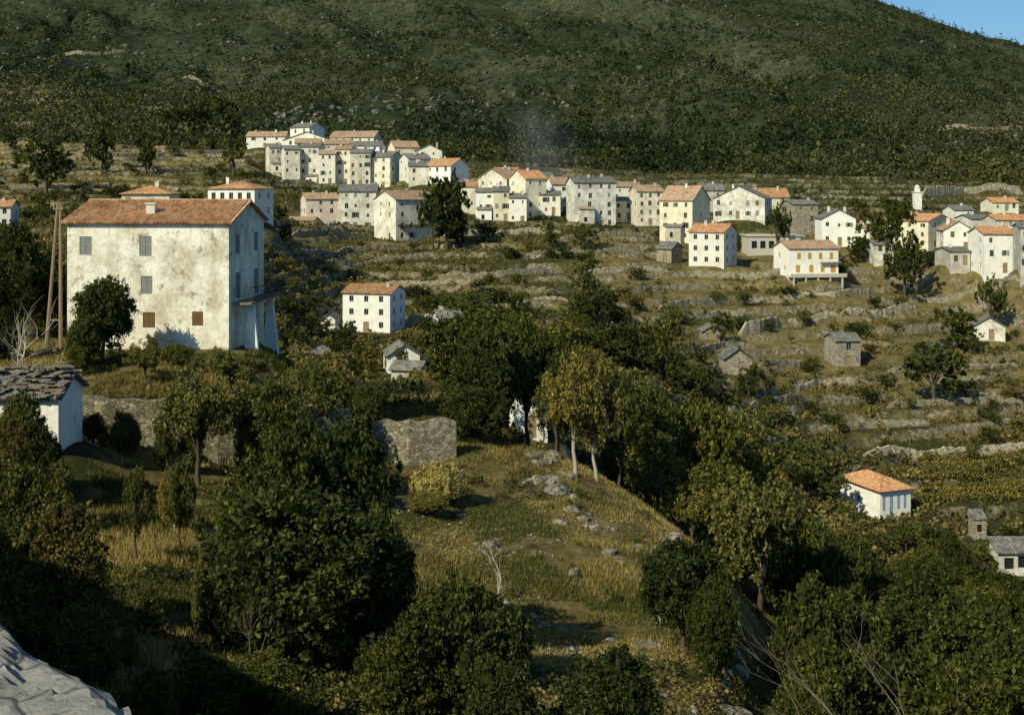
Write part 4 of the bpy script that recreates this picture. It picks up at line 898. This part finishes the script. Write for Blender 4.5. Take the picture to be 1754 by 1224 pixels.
def bare(u,d,vt,seed,mat,lab,spread=.5,r=.05,lean=(0,0),depth=4):
    x=(u-CU)/F*d; zz=h1(x,d); h=(HV-vt)/F*d-zz; R=random.Random(seed); b=MB()
    def br(p,dv,l,r,k):
        pts_=[p]; rr=[r]; q=p.copy(); dd=dv.copy()
        for i in range(4):
            dd=(dd+Vector((R.gauss(0,.12),R.gauss(0,.12),R.gauss(.02,.08)))).normalized(); q=q+dd*l/4; pts_.append(q.copy()); rr.append(r*(1-.18*(i+1)))
        b.tube(pts_,rr,4 if k<3 else 6)
        if k>0:
            for c in range(R.randint(2,4)):
                a=pts_[R.randint(1,4)]; nd_=(dd+Vector((R.gauss(0,spread),R.gauss(0,spread),R.gauss(.05,spread*.6)))).normalized()
                br(a.copy(),nd_,l*R.uniform(.55,.8),r*.5,k-1)
    br(Vector((0,0,-.2)),Vector((lean[0],lean[1],1)).normalized(),h*.45,r,depth)
    o=thing('bare_tree',lab,'tree',(x,d,zz)); part('branches',b.mesh('branches'),o,[M[mat]]); return o
bare(25,62.3,480,1,'palebark','leafless pale dead tree beside the pole',r=.16)
bare(48,62,540,2,'palebark','small leafless pale tree',r=.1,lean=(-.2,0))
bare(385,31,990,3,'bark','fallen dead branches among bushes',r=.025,lean=(.9,0))
bare(853,52,915,4,'palebark','small leafless pale tree on the dry grass',r=.07)
bare(1000,60,935,6,'bark','thin bare shrub in dry grass',r=.04)
bare(330,34,870,8,'bark','thin bare sapling among grass',r=.03)
for u,dd,vt,sd,ln in ((1700,30,1000,11,(-.5,0)),(1745,27,950,12,(-.7,.1)),(1780,26,960,14,(-.9,0))):
    bare(u,dd,vt,sd,'bark','bare twiggy tree with long thin branches',r=.06,lean=ln,spread=.38,depth=4)
for k in range(9):
    v0=793+k*8
    d=vis_d(1660,v0,120,200); xs=np.linspace((1580-CU)/F*d,(1790-CU)/F*d,60); P=np.stack([xs,np.full(60,d),H(xs,np.full(60,d))],-1)
    i=np.repeat(np.arange(60),22); c=P[i]+rng.normal(size=(len(i),3))*np.array([.2,.15,.25])+np.array([0,0,.7])
    vv,ff=leafquads(c,np.full(len(i),.14),rng,.8); thing('vine_row','row of yellowing grape vines on a terrace','vine',mesh=npmesh('vine_row',vv,ff),group='vine rows',mats=[M['gold']])
b=bmesh.new(); bmesh.ops.create_icosphere(b,subdivisions=3,radius=1); sm=bpy.data.meshes.new('smoke'); b.to_mesh(sm); b.free()
m=bpy.data.materials.new('smoke'); m.use_nodes=True; nt=m.node_tree; nt.nodes.remove(nt.nodes['Principled BSDF'])
vp=nd(nt,'ShaderNodeVolumePrincipled'); vp.inputs['Color'].default_value=(.75,.8,.9,1)
t=nd(nt,'ShaderNodeTexCoord'); ln=nd(nt,'ShaderNodeVectorMath'); ln.operation='LENGTH'; nt.links.new(t.outputs['Object'],ln.inputs[0])
fall=mth(nt,'SUBTRACT',1.,ln.outputs['Value'],True); nz_=ramp(nt,noi(nt,t.outputs['Object'],1.3,4),[(.4,0.),(.7,1.)])
nt.links.new(mth(nt,'MULTIPLY',mth(nt,'MULTIPLY',fall,nz_),.035),vp.inputs['Density']); nt.links.new(vp.outputs[0],nt.nodes['Material Output'].inputs['Volume'])
o=thing('smoke','faint blue-grey chimney smoke drifting over the rooftops','smoke',Wp(925,250,350),0,mesh=sm,kind='stuff',mats=[m]); o.scale=(12,9,17); o.rotation_euler=(0,-.7,0)

# ---------------------------------------------------------------- light, sky, camera
to=Vector((-.55,-.62,.64)).normalized()
sun=bpy.data.lights.new('sun','SUN'); sun.energy=5.; sun.angle=math.radians(.5); sun.color=(1,.92,.68)
so=bpy.data.objects.new('sun',sun); COL.objects.link(so); so.rotation_euler=(-to).to_track_quat('-Z','Y').to_euler()
wd=bpy.data.worlds.new('World'); scene.world=wd; wd.use_nodes=True; nt=wd.node_tree
sk=nt.nodes.new('ShaderNodeTexSky'); sk.sky_type='NISHITA'; sk.sun_disc=False; sk.sun_elevation=math.asin(to.z); sk.sun_rotation=math.atan2(to.x,to.y)
bg=nt.nodes['Background']; nt.links.new(mix(nt,1.,sk.outputs[0],(.72,1.1,1.35),'MULTIPLY'),bg.inputs[0]); bg.inputs[1].default_value=.078
cam=bpy.data.cameras.new('camera'); cam.sensor_width=36; cam.lens=F/1754*36; cam.shift_y=-(612-HV)/1754; cam.clip_end=6000; cam.clip_start=.1
co=bpy.data.objects.new('camera',cam); COL.objects.link(co); co.rotation_euler=(math.pi/2,0,0); scene.camera=co
scene.view_settings.view_transform='Standard'; scene.view_settings.look='None'; scene.view_settings.exposure=0
